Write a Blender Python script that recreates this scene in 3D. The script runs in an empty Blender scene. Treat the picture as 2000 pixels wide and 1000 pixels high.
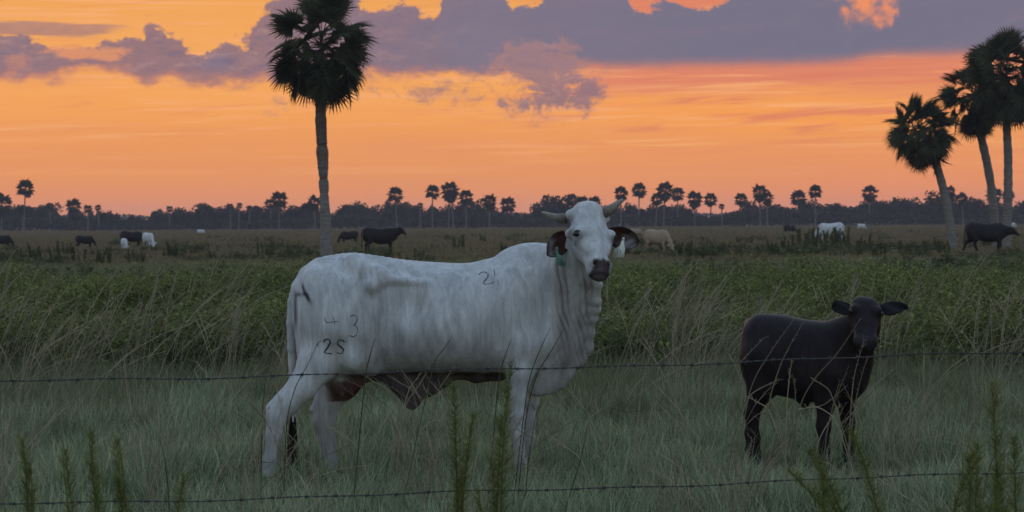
import bpy, bmesh, math, random
import numpy as np
from mathutils import Vector, Matrix
from mathutils.bvhtree import BVHTree

rnd = random.Random(7)
NR = np.random.default_rng(11)
scene = bpy.context.scene
COL = scene.collection
R = math.radians

# ------------------------------------------------------------------ camera
F = 4331.0                      # focal length in pixels of the 2000 px wide photograph
CAM_H = 1.62
HZ = 435.0                      # image row of the horizon at the middle of the picture
ROLL = R(0.40)
cam_d = bpy.data.cameras.new('camera')
cam = bpy.data.objects.new('camera', cam_d)
COL.objects.link(cam)
cam_d.sensor_width = 36.0
cam_d.lens = 36.0 * F / 2000.0
cam_d.clip_start = 0.1
cam_d.clip_end = 4000.0
cam_d.dof.use_dof = True
cam_d.dof.focus_distance = 13.7
cam_d.dof.aperture_fstop = 9.0
PITCH = math.atan((500.0 - HZ) / F)
CAM_R = (Matrix.Rotation(R(90) - PITCH, 3, 'X') @ Matrix.Rotation(-ROLL, 3, 'Z'))
cam.matrix_world = Matrix.Translation((0, 0, CAM_H)) @ CAM_R.to_4x4()
scene.camera = cam

def ray(px, py):
    return CAM_R @ Vector(((px - 1000.0) / F, -(py - 500.0) / F, -1.0))

def P(px, py, Y):
    """the point at distance Y (along the ground, metres) that is seen at this pixel"""
    d = ray(px, py)
    t = Y / d.y
    return Vector((d.x * t, Y, CAM_H + d.z * t))

def GX(px, Y):
    """point of the ground at distance Y under image column px"""
    return Vector((P(px, 500, Y).x, Y, 0.0))

# ------------------------------------------------------------------ render settings
scene.view_settings.view_transform = 'Standard'
scene.view_settings.look = 'None'
EXPO = 1.75                      # exposed for the field in the dusk
scene.view_settings.exposure = EXPO
scene.view_settings.gamma = 1.0
scene.view_settings.use_curve_mapping = False
scene.render.engine = 'CYCLES'
cy = scene.cycles
cy.use_denoising = True
cy.max_bounces = 5
cy.diffuse_bounces = 3
cy.glossy_bounces = 2
cy.transmission_bounces = 2
cy.volume_bounces = 0
cy.transparent_max_bounces = 8
cy.sample_clamp_indirect = 4.0

def lin(r, g, b):
    f = lambda c: c / 12.92 if c <= 0.04045 else ((c + 0.055) / 1.055) ** 2.4
    return (f(r / 255), f(g / 255), f(b / 255), 1.0)

# ------------------------------------------------------------------ world: dusk sky
SUN_EL, SUN_AZ = R(5.0), R(-10.0)       # the sun has sunk to the skyline, a little left of the middle
world = bpy.data.worlds.new('World')
scene.world = world
world.use_nodes = True
WT = world.node_tree
WT.nodes.clear()

class X:
    """a socket one can calculate with (makes Math nodes)"""
    def __init__(s, sock): s.s = sock
    @staticmethod
    def op(o, *a, clamp=False):
        n = WT.nodes.new('ShaderNodeMath'); n.operation = o; n.use_clamp = clamp
        for i, v in enumerate(a):
            if isinstance(v, X): WT.links.new(v.s, n.inputs[i])
            else: n.inputs[i].default_value = v
        return X(n.outputs[0])
    def __add__(s, o): return X.op('ADD', s, o)
    __radd__ = __add__
    def __sub__(s, o): return X.op('SUBTRACT', s, o)
    def __rsub__(s, o): return X.op('SUBTRACT', o, s)
    def __mul__(s, o): return X.op('MULTIPLY', s, o)
    __rmul__ = __mul__
    def __truediv__(s, o): return X.op('DIVIDE', s, o)

def sstep(v, a, b):
    """smooth 0..1 while v goes from a to b"""
    n = WT.nodes.new('ShaderNodeMapRange'); n.interpolation_type = 'SMOOTHSTEP'
    WT.links.new(v.s, n.inputs['Value'])
    n.inputs['From Min'].default_value = a; n.inputs['From Max'].default_value = b
    if a > b:
        n.inputs['From Min'].default_value = b; n.inputs['From Max'].default_value = a
        n.inputs['To Min'].default_value = 1; n.inputs['To Max'].default_value = 0
    return X(n.outputs[0])

def curve(v, pts, lo=-500.0, hi=2500.0, vlo=-300.0, vhi=300.0):
    n = WT.nodes.new('ShaderNodeFloatCurve')
    u = (v - lo) / (hi - lo)
    WT.links.new(u.s, n.inputs['Value'])
    c = n.mapping.curves[0]
    q = [((x - lo) / (hi - lo), (y - vlo) / (vhi - vlo)) for x, y in pts]
    c.points[0].location = q[0]; c.points[1].location = q[-1]
    for p in q[1:-1]: c.points.new(*p)
    for p in c.points: p.handle_type = 'AUTO_CLAMPED'
    n.mapping.update()
    return X(n.outputs[0]) * (vhi - vlo) + vlo

def noise(u, v, su, sv, seed, detail=6.0, rough=0.55, dist=0.0):
    c = WT.nodes.new('ShaderNodeCombineXYZ')
    WT.links.new((u / su).s, c.inputs[0]); WT.links.new((v / sv).s, c.inputs[1]); c.inputs[2].default_value = seed
    n = WT.nodes.new('ShaderNodeTexNoise'); n.noise_dimensions = '3D'
    WT.links.new(c.outputs[0], n.inputs['Vector'])
    n.inputs['Scale'].default_value = 1.0; n.inputs['Detail'].default_value = detail
    n.inputs['Roughness'].default_value = rough; n.inputs['Distortion'].default_value = dist
    return X(n.outputs['Fac']) - 0.5

def mixc(f, a, b):
    n = WT.nodes.new('ShaderNodeMix'); n.data_type = 'RGBA'; n.clamp_factor = True
    if isinstance(f, X): WT.links.new(f.s, n.inputs[0])
    else: n.inputs[0].default_value = f
    for i, v in ((6, a), (7, b)):
        if isinstance(v, tuple): n.inputs[i].default_value = v
        else: WT.links.new(v, n.inputs[i])
    return n.outputs[2]

def ramp(v, stops, lo, hi):
    n = WT.nodes.new('ShaderNodeValToRGB'); n.color_ramp.interpolation = 'EASE'
    WT.links.new(((v - lo) / (hi - lo)).s, n.inputs[0])
    e = n.color_ramp.elements
    e[0].position = (stops[0][0] - lo) / (hi - lo); e[0].color = stops[0][1]
    e[1].position = (stops[-1][0] - lo) / (hi - lo); e[1].color = stops[-1][1]
    for x, c in stops[1:-1]:
        k = e.new((x - lo) / (hi - lo)); k.color = c
    return n.outputs[0]

tc = WT.nodes.new('ShaderNodeTexCoord')
sp = WT.nodes.new('ShaderNodeSeparateXYZ'); WT.links.new(tc.outputs['Generated'], sp.inputs[0])
dx, dy, dz = (X(o) for o in sp.outputs)
AZ = X.op('ARCTAN2', dx, dy)
EL = X.op('ARCSINE', dz)
# bearing and height of the sky direction, both counted in 1/4331 rad
U = AZ * F * 1.018 + 1000.0
V = (442.0 - 0.007 * U) - EL * F
def ell(cx, cy, rx, ry):
    a = (U - cx) / rx; b = (V - cy) / ry
    return 1.0 - X.op('SQRT', a * a + b * b)

base = ramp(V, [(-500, lin(196, 160, 150)), (-200, lin(226, 160, 110)), (0, lin(243, 168, 88)), (90, lin(246, 170, 92)), (180, lin(249, 169, 90)),
                (215, lin(247, 165, 88)), (270, lin(241, 157, 88)), (340, lin(238, 152, 90)), (400, lin(237, 148, 96)), (460, lin(222, 140, 104))], -600, 500)
# redder towards the right
right = sstep(U, 900, 1900)
base = mixc(right * 0.40 * sstep(V, 200, 420), base, lin(238, 138, 98))
base = mixc(sstep(U, 1050, 1250) * sstep(V, 262, 215) * 0.45, base, lin(250, 156, 82))
base = mixc(sstep(U, 1000, 1220) * sstep(V + noise(U, V, 260, 30, 3.3, 3) * 60, 205, 150), base, lin(226, 134, 102))
base = mixc(sstep(ell(1560, 235, 420, 60), 0.0, 1.0) * 0.7, base, lin(252, 160, 78))
# thin level streaks
st = noise(U, V + 0.012 * U, 420, 13, 1.7, 4, 0.6, 0.6)
base = mixc(sstep(st, 0.0, 0.2) * sstep(V, 400, 240) * 0.8, base, lin(252, 176, 116))
st2 = noise(U, V + 0.05 * U, 300, 16, 8.1, 4, 0.6, 0.8)
base = mixc(sstep(st2, 0.0, 0.18) * sstep(V, 330, 230) * (0.22 + 0.55 * sstep(U, 900, 1400)), base, lin(222, 126, 98))
base = mixc(sstep(noise(U, V, 700, 45, 5.5, 3), 0.0, 0.25) * 0.35, base, lin(226, 146, 104))

# the long grey-violet cloud bank
n1 = noise(U, V, 95, 70, 0.3, 7, 0.58, 0.3)
n2 = noise(U, V, 60, 32, 4.2, 6, 0.6, 0.2)
n3 = noise(U, V, 240, 120, 9.4, 4, 0.5)
top = curve(U, [(-500, 30), (-150, 70), (0, 78), (60, 84), (100, 96), (160, 100), (215, 88), (250, 80), (272, 66), (292, 58), (312, 70), (328, 84), (362, 92), (385, 104),
                (412, 88), (440, 78), (480, 74), (496, 52), (512, 26), (540, 8), (566, -6), (600, -26), (680, -20), (706, 8), (730, 24), (760, 16), (785, 14), (812, 22), (832, 38),
                (856, 28), (872, -2), (896, -40), (975, -22), (1000, 6), (1030, 14), (1062, 4), (1090, -26), (1200, -30), (1238, 12), (1256, 26), (1290, 6), (1318, -8),
                (1350, 6), (1395, 12), (1430, -4), (1460, -60), (2000, -120), (2500, -60)])
bot = curve(U, [(-500, 150), (0, 166), (100, 164), (130, 150), (200, 142), (245, 150), (290, 172), (320, 164), (420, 168), (520, 168), (640, 158), (760, 150), (900, 148),
                (1140, 136), (1400, 134), (1600, 132), (1660, 128), (1720, 120), (1860, 118), (2000, 112), (2500, 90)])
soft = sstep(U, 1000, 1300)
n4 = noise(U, V, 26, 20, 14.2, 5, 0.6, 0.3)
n5 = noise(U, V, 11, 9, 24.2, 4, 0.6)
dtop = V - top + n1 * 78 + n2 * 70 + n4 * 44 + n5 * 16
dbot = bot - V + n2 * (64 - 56 * soft) + n1 * (40 - 36 * soft) + n4 * (24 - 20 * soft)
bank = sstep(dtop + n4 * 14, -4, 9) * sstep(dbot, -12, 14)
# the bank rises above the picture on the right and thins out overhead
over = sstep(noise(AZ * F, EL * F, 900, 500, 2.2, 5), -0.10, 0.16) * sstep(V, -900, -420) * sstep(V, -20, -80)
bank = X.op('MAXIMUM', bank, over * 0.8)
# wisps along the left of it
wl = sstep(noise(U, V, 170, 14, 6.6, 5, 0.6, 0.4) + 0.55 * ell(60, 66, 200, 16), -0.05, 0.20) * sstep(U, 300, 180)
bank = X.op('MAXIMUM', bank, wl * 0.85)
hole = sstep(noise(U, V, 60, 26, 7.7, 6, 0.65, 0.5) + 0.5 * ell(180, 112, 150, 24), 0.12, 0.36) * sstep(U, 330, 260)
hole2 = sstep(noise(U, V, 50, 40, 17.7, 6, 0.65, 0.5) + 0.4 * ell(35, 125, 40, 26), 0.14, 0.4) * sstep(U, 120, 80) * 0.45
lit = sstep(noise(U, V, 42, 42, 12.1, 7, 0.66, 0.4) + 0.75 * ell(1708, 10, 74, 66), 0.05, 0.36)
cc = mixc(sstep(U + n3 * 300, 380, 1050), lin(152, 118, 122), lin(126, 116, 134))
cc = mixc(sstep(U + n3 * 200, 900, 1500) * 0.85, cc, lin(118, 114, 134))
cc = mixc(sstep(V + n1 * 60, 30, -60) * 0.35, cc, lin(142, 122, 136))
cc = mixc(sstep(n1, 0.02, 0.28) * 0.35 * sstep(U, 1100, 500), cc, lin(176, 130, 126))
cc = mixc(sstep(ell(425, 125, 75, 34) + n1 * 1.4, 0.1, 0.8) * 0.6, cc, lin(124, 116, 140))
cc = mixc(sstep(n3, 0.02, 0.3) * 0.3, cc, lin(136, 128, 142))
nb_ = noise(U - 5, V - 9, 95, 70, 0.3, 7, 0.58, 0.3) - n1 + (noise(U - 3, V - 6, 60, 32, 4.2, 6, 0.6, 0.2) - n2) * 0.8
left_ = sstep(U, 1000, 500)
cc = mixc(sstep(nb_, 0.01, 0.16) * (0.08 + 0.42 * left_), cc, lin(112, 102, 128))
cc = mixc(sstep(nb_, -0.01, -0.16) * (0.07 + 0.45 * left_), cc, lin(182, 142, 138))
# warm light on its lower fringe
cc = mixc(sstep(dbot, 26, -6) * 0.75, cc, lin(200, 128, 108))
cc = mixc(sstep(dtop, 12, -2) * 0.35, cc, lin(214, 148, 110))
sky = mixc(bank, base, cc)
sky = mixc(hole * 0.85, sky, lin(228, 150, 104))
sky = mixc(hole2, sky, lin(222, 145, 110))
sky = mixc(lit * sstep(noise(U, V, 26, 26, 2.9, 5), -0.2, 0.16), sky, lin(240, 146, 100))
# the ragged puff under the bank and the scraps beside it
np_ = noise(U, V, 62, 44, 21.3, 8, 0.68, 0.5)
puff = sstep(np_ * (3.0 + 1.2 * sstep(V, 130, 180)) + 1.25 * ell(1062, 152, 136, 82) + n5 * 0.8, 0.0, 0.85)
puff = X.op('MAXIMUM', puff, sstep(np_ * 3.2 + 1.0 * ell(1150, 178, 60, 38), 0.10, 0.85))
pc = mixc(sstep(V + np_ * 60, 128, 190), lin(158, 124, 130), lin(140, 112, 124))
pc = mixc(sstep(puff, 0.95, 0.3) * 0.8, pc, lin(214, 140, 108))
npb = noise(U - 4, V - 8, 62, 44, 21.3, 8, 0.68, 0.5) - np_
pc = mixc(sstep(npb, 0.02, 0.16) * 0.45, pc, lin(122, 104, 122))
pc = mixc(sstep(npb, -0.02, -0.16) * 0.45, pc, lin(186, 142, 136))
sky = mixc(puff * 0.90, sky, pc)
scr = sstep(noise(U, V, 48, 30, 31.7, 6, 0.64, 0.6) * 2.8 + 0.75 * ell(868, 178, 130, 46), 0.24, 0.95)
scr = X.op('MAXIMUM', scr, 0.6 * sstep(noise(U, V, 30, 20, 37.7, 6, 0.64, 0.6) * 2.6 + 0.6 * ell(730, 178, 70, 38), 0.32, 0.75))
scr = X.op('MAXIMUM', scr, 0.6 * sstep(noise(U, V, 36, 20, 41.7, 6, 0.64, 0.6) * 2.6 + 0.6 * ell(560, 208, 70, 34), 0.32, 0.75))
sky = mixc(scr * 0.8, sky, lin(156, 118, 124))

nish = WT.nodes.new('ShaderNodeTexSky'); nish.sky_type = 'NISHITA'; nish.sun_disc = False
nish.sun_elevation = SUN_EL; nish.sun_rotation = SUN_AZ
nish.air_density = 1.0; nish.dust_density = 1.0; nish.ozone_density = 1.0
b1 = WT.nodes.new('ShaderNodeBackground'); WT.links.new(nish.outputs[0], b1.inputs[0]); b1.inputs[1].default_value = 0.15
b2 = WT.nodes.new('ShaderNodeBackground'); WT.links.new(sky, b2.inputs[0]); b2.inputs[1].default_value = 2.0 ** -EXPO
# the sunset glow and its clouds fill the western sky up to some 12 degrees
glow = sstep(EL, R(16), R(7)) * sstep(X.op('ABSOLUTE', AZ + 0.05), R(105), R(45))
# broken bright cloud, unseen, added over the rest of the dome to lift the light
cover = sstep(noise(dx / (dz + 0.25), dy / (dz + 0.25), 0.7, 0.5, 3.0, 5, 0.55, 0.3), -0.22, 0.12) * sstep(EL, R(-2), R(6))
b3 = WT.nodes.new('ShaderNodeBackground'); b3.inputs[1].default_value = 2.0 ** -EXPO
WT.links.new(mixc(sstep(EL, R(10), R(65)), lin(104, 120, 172), lin(204, 227, 255)), b3.inputs[0])    # dim low down, bright overhead, so that light falls from above
mc = WT.nodes.new('ShaderNodeMixShader'); WT.links.new((cover * 0.92).s, mc.inputs[0])
WT.links.new(b1.outputs[0], mc.inputs[1]); WT.links.new(b3.outputs[0], mc.inputs[2])
ms = WT.nodes.new('ShaderNodeMixShader'); WT.links.new(glow.s, ms.inputs[0])
WT.links.new(mc.outputs[0], ms.inputs[1]); WT.links.new(b2.outputs[0], ms.inputs[2])
wo = WT.nodes.new('ShaderNodeOutputWorld'); WT.links.new(ms.outputs[0], wo.inputs['Surface'])
world.cycles.sampling_method = 'MANUAL'
world.cycles.sample_map_resolution = 1024

# ------------------------------------------------------------------ the last, very weak sun from behind the trees
sd = bpy.data.lights.new('sun', 'SUN')
sd.energy = 0.05
sd.angle = R(15)
sd.color = (1.0, 0.55, 0.28)
so = bpy.data.objects.new('sun', sd); COL.objects.link(so)
so.rotation_euler = Vector((-math.sin(SUN_AZ) * math.cos(SUN_EL), -math.cos(SUN_AZ) * math.cos(SUN_EL), -math.sin(SUN_EL))).to_track_quat('-Z', 'Y').to_euler()
# ------------------------------------------------------------------ helpers
def tag(o, label=None, cat=None, group=None, kind=None):
    if label: o['label'] = label
    if cat: o['category'] = cat
    if group: o['group'] = group
    if kind: o['kind'] = kind
    return o

def empty(name, loc, rz=0.0):
    o = bpy.data.objects.new(name, None)
    o.location = loc; o.rotation_euler = (0, 0, rz)
    o.empty_display_size = 0.2
    COL.objects.link(o)
    return o

def mesh_from(name, V, Fs, mat=None, smooth=False, cols=None):
    """V (n,3); Fs a list of (m,k) index arrays"""
    me = bpy.data.meshes.new(name)
    V = np.asarray(V, dtype=np.float32)
    if not isinstance(Fs, list): Fs = [Fs]
    Fs = [np.asarray(f, dtype=np.int32) for f in Fs if len(f)]
    idx = np.concatenate([f.ravel() for f in Fs])
    tot = np.concatenate([np.full(len(f), f.shape[1], np.int32) for f in Fs])
    start = np.concatenate([[0], np.cumsum(tot)[:-1]]).astype(np.int32)
    me.vertices.add(len(V)); me.vertices.foreach_set('co', V.ravel())
    me.loops.add(len(idx)); me.loops.foreach_set('vertex_index', idx)
    me.polygons.add(len(tot)); me.polygons.foreach_set('loop_start', start)
    if smooth: me.polygons.foreach_set('use_smooth', np.ones(len(tot), bool))
    me.update(calc_edges=True)
    me.validate()
    if cols is not None:
        a = me.color_attributes.new('tone', 'FLOAT_COLOR', 'POINT')
        c = np.ones((len(V), 4), np.float32); c[:, :3] = cols
        a.data.foreach_set('color', c.ravel())
    if mat: me.materials.append(mat)
    return me

def link(name, me, parent=None, loc=None):
    o = bpy.data.objects.new(name, me)
    COL.objects.link(o)
    if parent: o.parent = parent
    if loc is not None: o.location = loc
    return o

class MB:
    """collects vertices and faces"""
    def __init__(s): s.v = []; s.f = []; s.c = []; s.n = 0
    def add(s, v, f, c=None):
        v = np.asarray(v, float)
        s.v.append(v); s.f += [tuple(int(i) + s.n for i in q) for q in f]; s.n += len(v)
        s.c.append(np.tile(np.asarray(c if c is not None else (1, 1, 1), float), (len(v), 1)) if c is None or np.ndim(c) == 1 else np.asarray(c))
    def tube(s, pts, rad, n=8, cap=True, c=None, squash=None):
        pts = [Vector(p) for p in pts]
        if np.isscalar(rad): rad = [rad] * len(pts)
        vs = []
        side = None
        for i, p in enumerate(pts):
            t = (pts[min(i + 1, len(pts) - 1)] - pts[max(i - 1, 0)]).normalized()
            if side is None:
                a = Vector((0, 0, 1)) if abs(t.z) < 0.9 else Vector((1, 0, 0))
                side = t.cross(a).normalized()
            side = (side - t * side.dot(t)).normalized()
            up = t.cross(side)
            for k in range(n):
                w = 2 * math.pi * k / n
                vs.append(p + (side * math.cos(w) + up * math.sin(w)) * rad[i])
        fs = []
        for i in range(len(pts) - 1):
            for k in range(n):
                a = i * n + k; b = i * n + (k + 1) % n
                fs.append((a, b, b + n, a + n))
        if cap:
            fs.append(tuple(range(n))[::-1]); fs.append(tuple(range((len(pts) - 1) * n, len(pts) * n)))
        s.add([tuple(v) for v in vs], fs, c)
    def mesh(s, name, mat=None, smooth=True, cols=False):
        v = np.concatenate(s.v)
        by = {}
        for q in s.f: by.setdefault(len(q), []).append(q)
        return mesh_from(name, v, [np.array(x) for x in by.values()], mat, smooth, np.concatenate(s.c) if cols else None)

class MT:
    """a small builder for node materials"""
    def __init__(s, name, rough=0.8, spec=0.25):
        s.m = bpy.data.materials.new(name); s.m.use_nodes = True
        s.t = s.m.node_tree; s.b = s.t.nodes['Principled BSDF']
        s.b.inputs['Roughness'].default_value = rough
        s.b.inputs['Specular IOR Level'].default_value = spec
    def n(s, kind, **kw):
        n = s.t.nodes.new(kind)
        for k, v in kw.items(): setattr(n, k, v)
        return n
    def l(s, a, b): s.t.links.new(a, b)
    def noise(s, vec, scale, detail=4, rough=0.55, dist=0.0):
        n = s.n('ShaderNodeTexNoise'); n.inputs['Scale'].default_value = scale; n.inputs['Detail'].default_value = detail
        n.inputs['Roughness'].default_value = rough; n.inputs['Distortion'].default_value = dist
        if vec: s.l(vec, n.inputs['Vector'])
        return n.outputs['Fac']
    def map(s, v, a, b, c=0.0, d=1.0):
        n = s.n('ShaderNodeMapRange'); s.l(v, n.inputs[0])
        for i, x in enumerate((a, b, c, d)): n.inputs[i + 1].default_value = x
        return n.outputs[0]
    def scale(s, vec, xyz):
        n = s.n('ShaderNodeVectorMath', operation='MULTIPLY'); s.l(vec, n.inputs[0]); n.inputs[1].default_value = xyz
        return n.outputs[0]
    def mix(s, f, a, b, blend='MIX'):
        n = s.n('ShaderNodeMix', data_type='RGBA', blend_type=blend)
        for i, v in ((0, f), (6, a), (7, b)):
            if hasattr(v, 'links'): s.l(v, n.inputs[i])
            elif i == 0: n.inputs[0].default_value = v
            else: n.inputs[i].default_value = tuple(v) + (1.0,) * (4 - len(v))
        return n.outputs[2]
    def color(s, c):
        if hasattr(c, 'links'): s.l(c, s.b.inputs['Base Color'])
        else: s.b.inputs['Base Color'].default_value = tuple(c) + (1.0,) * (4 - len(c))
        return s
    def bump(s, h, strength, dist=0.01):
        n = s.n('ShaderNodeBump'); n.inputs['Strength'].default_value = strength; n.inputs['Distance'].default_value = dist
        s.l(h, n.inputs['Height']); s.l(n.outputs[0], s.b.inputs['Normal'])
        return s
    def obj(s): return s.n('ShaderNodeTexCoord').outputs['Object']
    def pos(s): return s.n('ShaderNodeNewGeometry').outputs['Position']
    def rand(s): return s.n('ShaderNodeObjectInfo').outputs['Random']
    def attr(s, name='tone'): return s.n('ShaderNodeAttribute', attribute_name=name).outputs['Color']

def plain(name, c, rough=0.8, var=0.15, scale=20.0, spec=0.25):
    m = MT(name, rough, spec)
    f = m.map(m.noise(m.obj(), scale), 0.3, 0.7)
    d = tuple(x * (1 - var) for x in c[:3]); e = tuple(min(1, x * (1 + var)) for x in c[:3])
    m.color(m.mix(f, d, e))
    return m.m

# ------------------------------------------------------------------ implicit bodies (smooth union of tapered bones -> one mesh)
def hermite(xs, ys, x):
    xs = np.asarray(xs, float); ys = np.asarray(ys, float)
    d = np.diff(ys) / np.diff(xs)
    m = np.zeros_like(ys); m[0] = d[0]; m[-1] = d[-1]
    for i in range(1, len(xs) - 1):
        m[i] = 0 if d[i - 1] * d[i] <= 0 else 2 * d[i - 1] * d[i] / (d[i - 1] + d[i])
    i = np.clip(np.searchsorted(xs, x) - 1, 0, len(xs) - 2)
    h = xs[i + 1] - xs[i]; t = np.clip((x - xs[i]) / h, 0, 1)
    t2 = t * t; t3 = t2 * t
    return ((2 * t3 - 3 * t2 + 1) * ys[i] + (t3 - 2 * t2 + t) * h * m[i] + (3 * t2 - 2 * t3) * ys[i + 1] + (t3 - t2) * h * m[i + 1])

class Field:
    def __init__(s, lo, hi, h):
        s.h = h; s.lo = np.array(lo, float)
        s.n = np.ceil((np.array(hi, float) - s.lo) / h).astype(int) + 1
        s.ax = [(s.lo[i] + h * np.arange(s.n[i])) for i in range(3)]
        s.d = np.full(s.n, 0.5, np.float32)
    def box(s, lo, hi):
        sl = []
        for i in range(3):
            a = int(np.clip(np.floor((lo[i] - s.lo[i]) / s.h), 0, s.n[i] - 1)); b = int(np.clip(np.ceil((hi[i] - s.lo[i]) / s.h) + 1, 1, s.n[i]))
            sl.append(slice(a, max(b, a + 1)))
        g = np.meshgrid(*[s.ax[i][sl[i]] for i in range(3)], indexing='ij')
        return tuple(sl), [x.astype(np.float32) for x in g]
    def put(s, sl, f, k, cut=False):
        a = s.d[sl]
        if cut:
            h = np.clip(0.5 - 0.5 * (a + f) / k, 0, 1)
            s.d[sl] = a + (-f - a) * h + k * h * (1 - h)
        else:
            h = np.clip(0.5 + 0.5 * (a - f) / k, 0, 1)
            s.d[sl] = a + (f - a) * h - k * h * (1 - h)
    def bone(s, a, b, ra, rb, k=0.05, flat=1.0):
        """tapered capsule; flat < 1 squeezes it in y"""
        a = np.array(a, float); b = np.array(b, float); r = max(ra, rb) + k + 0.02
        sl, (x, y, z) = s.box(np.minimum(a, b) - r, np.maximum(a, b) + r)
        ab = b - a
        t = np.clip(((x - a[0]) * ab[0] + (y - a[1]) * ab[1] + (z - a[2]) * ab[2]) / max(1e-9, ab @ ab), 0, 1)
        qx = x - a[0] - t * ab[0]; qy = (y - a[1] - t * ab[1]) / flat; qz = z - a[2] - t * ab[2]
        s.put(sl, np.sqrt(qx * qx + qy * qy + qz * qz) - (ra + (rb - ra) * t), k)
    def chain(s, pts, k=0.04, flat=1.0):
        for (p, ra), (q, rb) in zip(pts, pts[1:]): s.bone(p, q, ra, rb, k, flat)
    def ball(s, c, r, k=0.05, M=None, cut=False):
        c = np.array(c, float); r = np.array(r, float); m = r.max() + k + 0.02
        sl, (x, y, z) = s.box(c - m, c + m)
        q = np.stack([x - c[0], y - c[1], z - c[2]], -1)
        if M is not None: q = q @ np.array(M, np.float32)
        k0 = np.linalg.norm(q / r, axis=-1); k1 = np.linalg.norm(q / (r * r), axis=-1)
        s.put(sl, (k0 * (k0 - 1) / np.maximum(k1, 1e-6)).astype(np.float32), k, cut)
    def torso(s, rows, k=0.06, p=2.3):
        """rows of (x, top, bottom, half width, y centre)"""
        rw = np.array(rows, float); rw = rw[np.argsort(rw[:, 0])]
        lo = (rw[0, 0] - 0.12, (rw[:, 4] - rw[:, 3]).min() - 0.1, rw[:, 2].min() - 0.1); hi = (rw[-1, 0] + 0.12, (rw[:, 4] + rw[:, 3]).max() + 0.1, rw[:, 1].max() + 0.1)
        sl, (x, y, z) = s.box(lo, hi)
        X1 = s.ax[0][sl[0]]; xc = np.clip(X1, rw[0, 0], rw[-1, 0])
        tp, bt, hw, cy_ = (hermite(rw[:, 0], rw[:, i], xc)[:, None, None] for i in (1, 2, 3, 4))
        zc = (tp + bt) / 2; hz = np.maximum((tp - bt) / 2, 0.01); hw = np.maximum(hw, 0.01)
        # a little wider below the middle
        u = (z - zc) / hz
        w2 = hw * (1 - 0.10 * np.clip(u, -1, 1))
        q = (np.abs((y - cy_) / w2) ** p + np.abs(u) ** p) ** (1 / p)
        f = (q - 1) * np.minimum(w2, hz)
        ex = np.abs(X1 - xc)[:, None, None]
        f = np.where(ex > 0, np.sqrt(np.maximum(f, 0) ** 2 + ex * ex), f)
        s.put(sl, f.astype(np.float32), k)
    def loft(s, O, axes, L, rows, k=0.03, p=2.4):
        """a head: O poll, axes (side, along, out), rows of (s, half width, front, back) as shares of L"""
        O = np.array(O, float); A = np.array(axes, float)
        m = L * 0.75
        c = O + A[1] * L * 0.5
        sl, (x, y, z) = s.box(c - m, c + m)
        q = [(x - O[0]) * a[0] + (y - O[1]) * a[1] + (z - O[2]) * a[2] for a in A]
        rw = np.array(rows, float)
        t = q[1] / L; tc = np.clip(t, rw[0, 0], rw[-1, 0])
        hw = hermite(rw[:, 0], rw[:, 1], tc) * L; fr = hermite(rw[:, 0], rw[:, 2], tc) * L; bk = hermite(rw[:, 0], rw[:, 3], tc) * L
        cen = (fr - bk) / 2; hn = np.maximum((fr + bk) / 2, 0.008); hw = np.maximum(hw, 0.008)
        u = (q[2] - cen) / hn
        w2 = hw * (1 + 0.10 * np.clip(u, -1, 1))
        r = (np.abs(q[0] / w2) ** p + np.abs(u) ** p) ** (1 / p)
        f = (r - 1) * np.minimum(w2, hn)
        ex = np.abs(t - tc) * L
        f = np.where(ex > 0, np.sqrt(np.maximum(f, 0) ** 2 + ex * ex), f)
        s.put(sl, f.astype(np.float32), k)
    def surface(s):
        """surface nets"""
        d = s.d
        sg = d < 0
        nx, ny, nz = d.shape
        c = np.zeros((nx - 1, ny - 1, nz - 1), np.int8)
        offs = [(i, j, k) for i in (0, 1) for j in (0, 1) for k in (0, 1)]
        sub = lambda a, o: a[o[0]:nx - 1 + o[0], o[1]:ny - 1 + o[1], o[2]:nz - 1 + o[2]]
        for o in offs: c += sub(sg, o)
        cells = np.argwhere((c > 0) & (c < 8))
        val = {o: d[cells[:, 0] + o[0], cells[:, 1] + o[1], cells[:, 2] + o[2]].astype(np.float64) for o in offs}
        acc = np.zeros((len(cells), 3)); cnt = np.zeros(len(cells))
        for a in offs:
            for ax in range(3):
                if a[ax]: continue
                b = list(a); b[ax] = 1; b = tuple(b)
                va, vb = val[a], val[b]
                m = (va < 0) != (vb < 0)
                t = np.where(m, va / np.where(m, va - vb, 1), 0)
                p = np.zeros((len(cells), 3)); p[:] = a; p[:, ax] = t
                acc[m] += p[m]; cnt[m] += 1
        v = s.lo + (cells + acc / cnt[:, None]) * s.h
        ind = np.full(c.shape, -1, np.int32); ind[tuple(cells.T)] = np.arange(len(cells))
        quads = []
        for ax in range(3):
            u, w = (ax + 1) % 3, (ax + 2) % 3
            a = sg; b = np.roll(sg, -1, axis=ax)
            m = a != b
            idx = np.argwhere(m)
            ok = (idx[:, ax] < d.shape[ax] - 1) & (idx[:, u] > 0) & (idx[:, w] > 0) & (idx[:, u] < d.shape[u] - 1) & (idx[:, w] < d.shape[w] - 1)
            idx = idx[ok]
            def cell(du, dw):
                j = idx.copy(); j[:, u] -= du; j[:, w] -= dw
                return ind[tuple(j.T)]
            q = np.stack([cell(0, 0), cell(1, 0), cell(1, 1), cell(0, 1)], 1)
            flip = ~sg[tuple(idx.T)]
            q[flip] = q[flip][:, ::-1]
            quads.append(q)
        q = np.concatenate(quads)
        return v, q[(q >= 0).all(1)]

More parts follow.
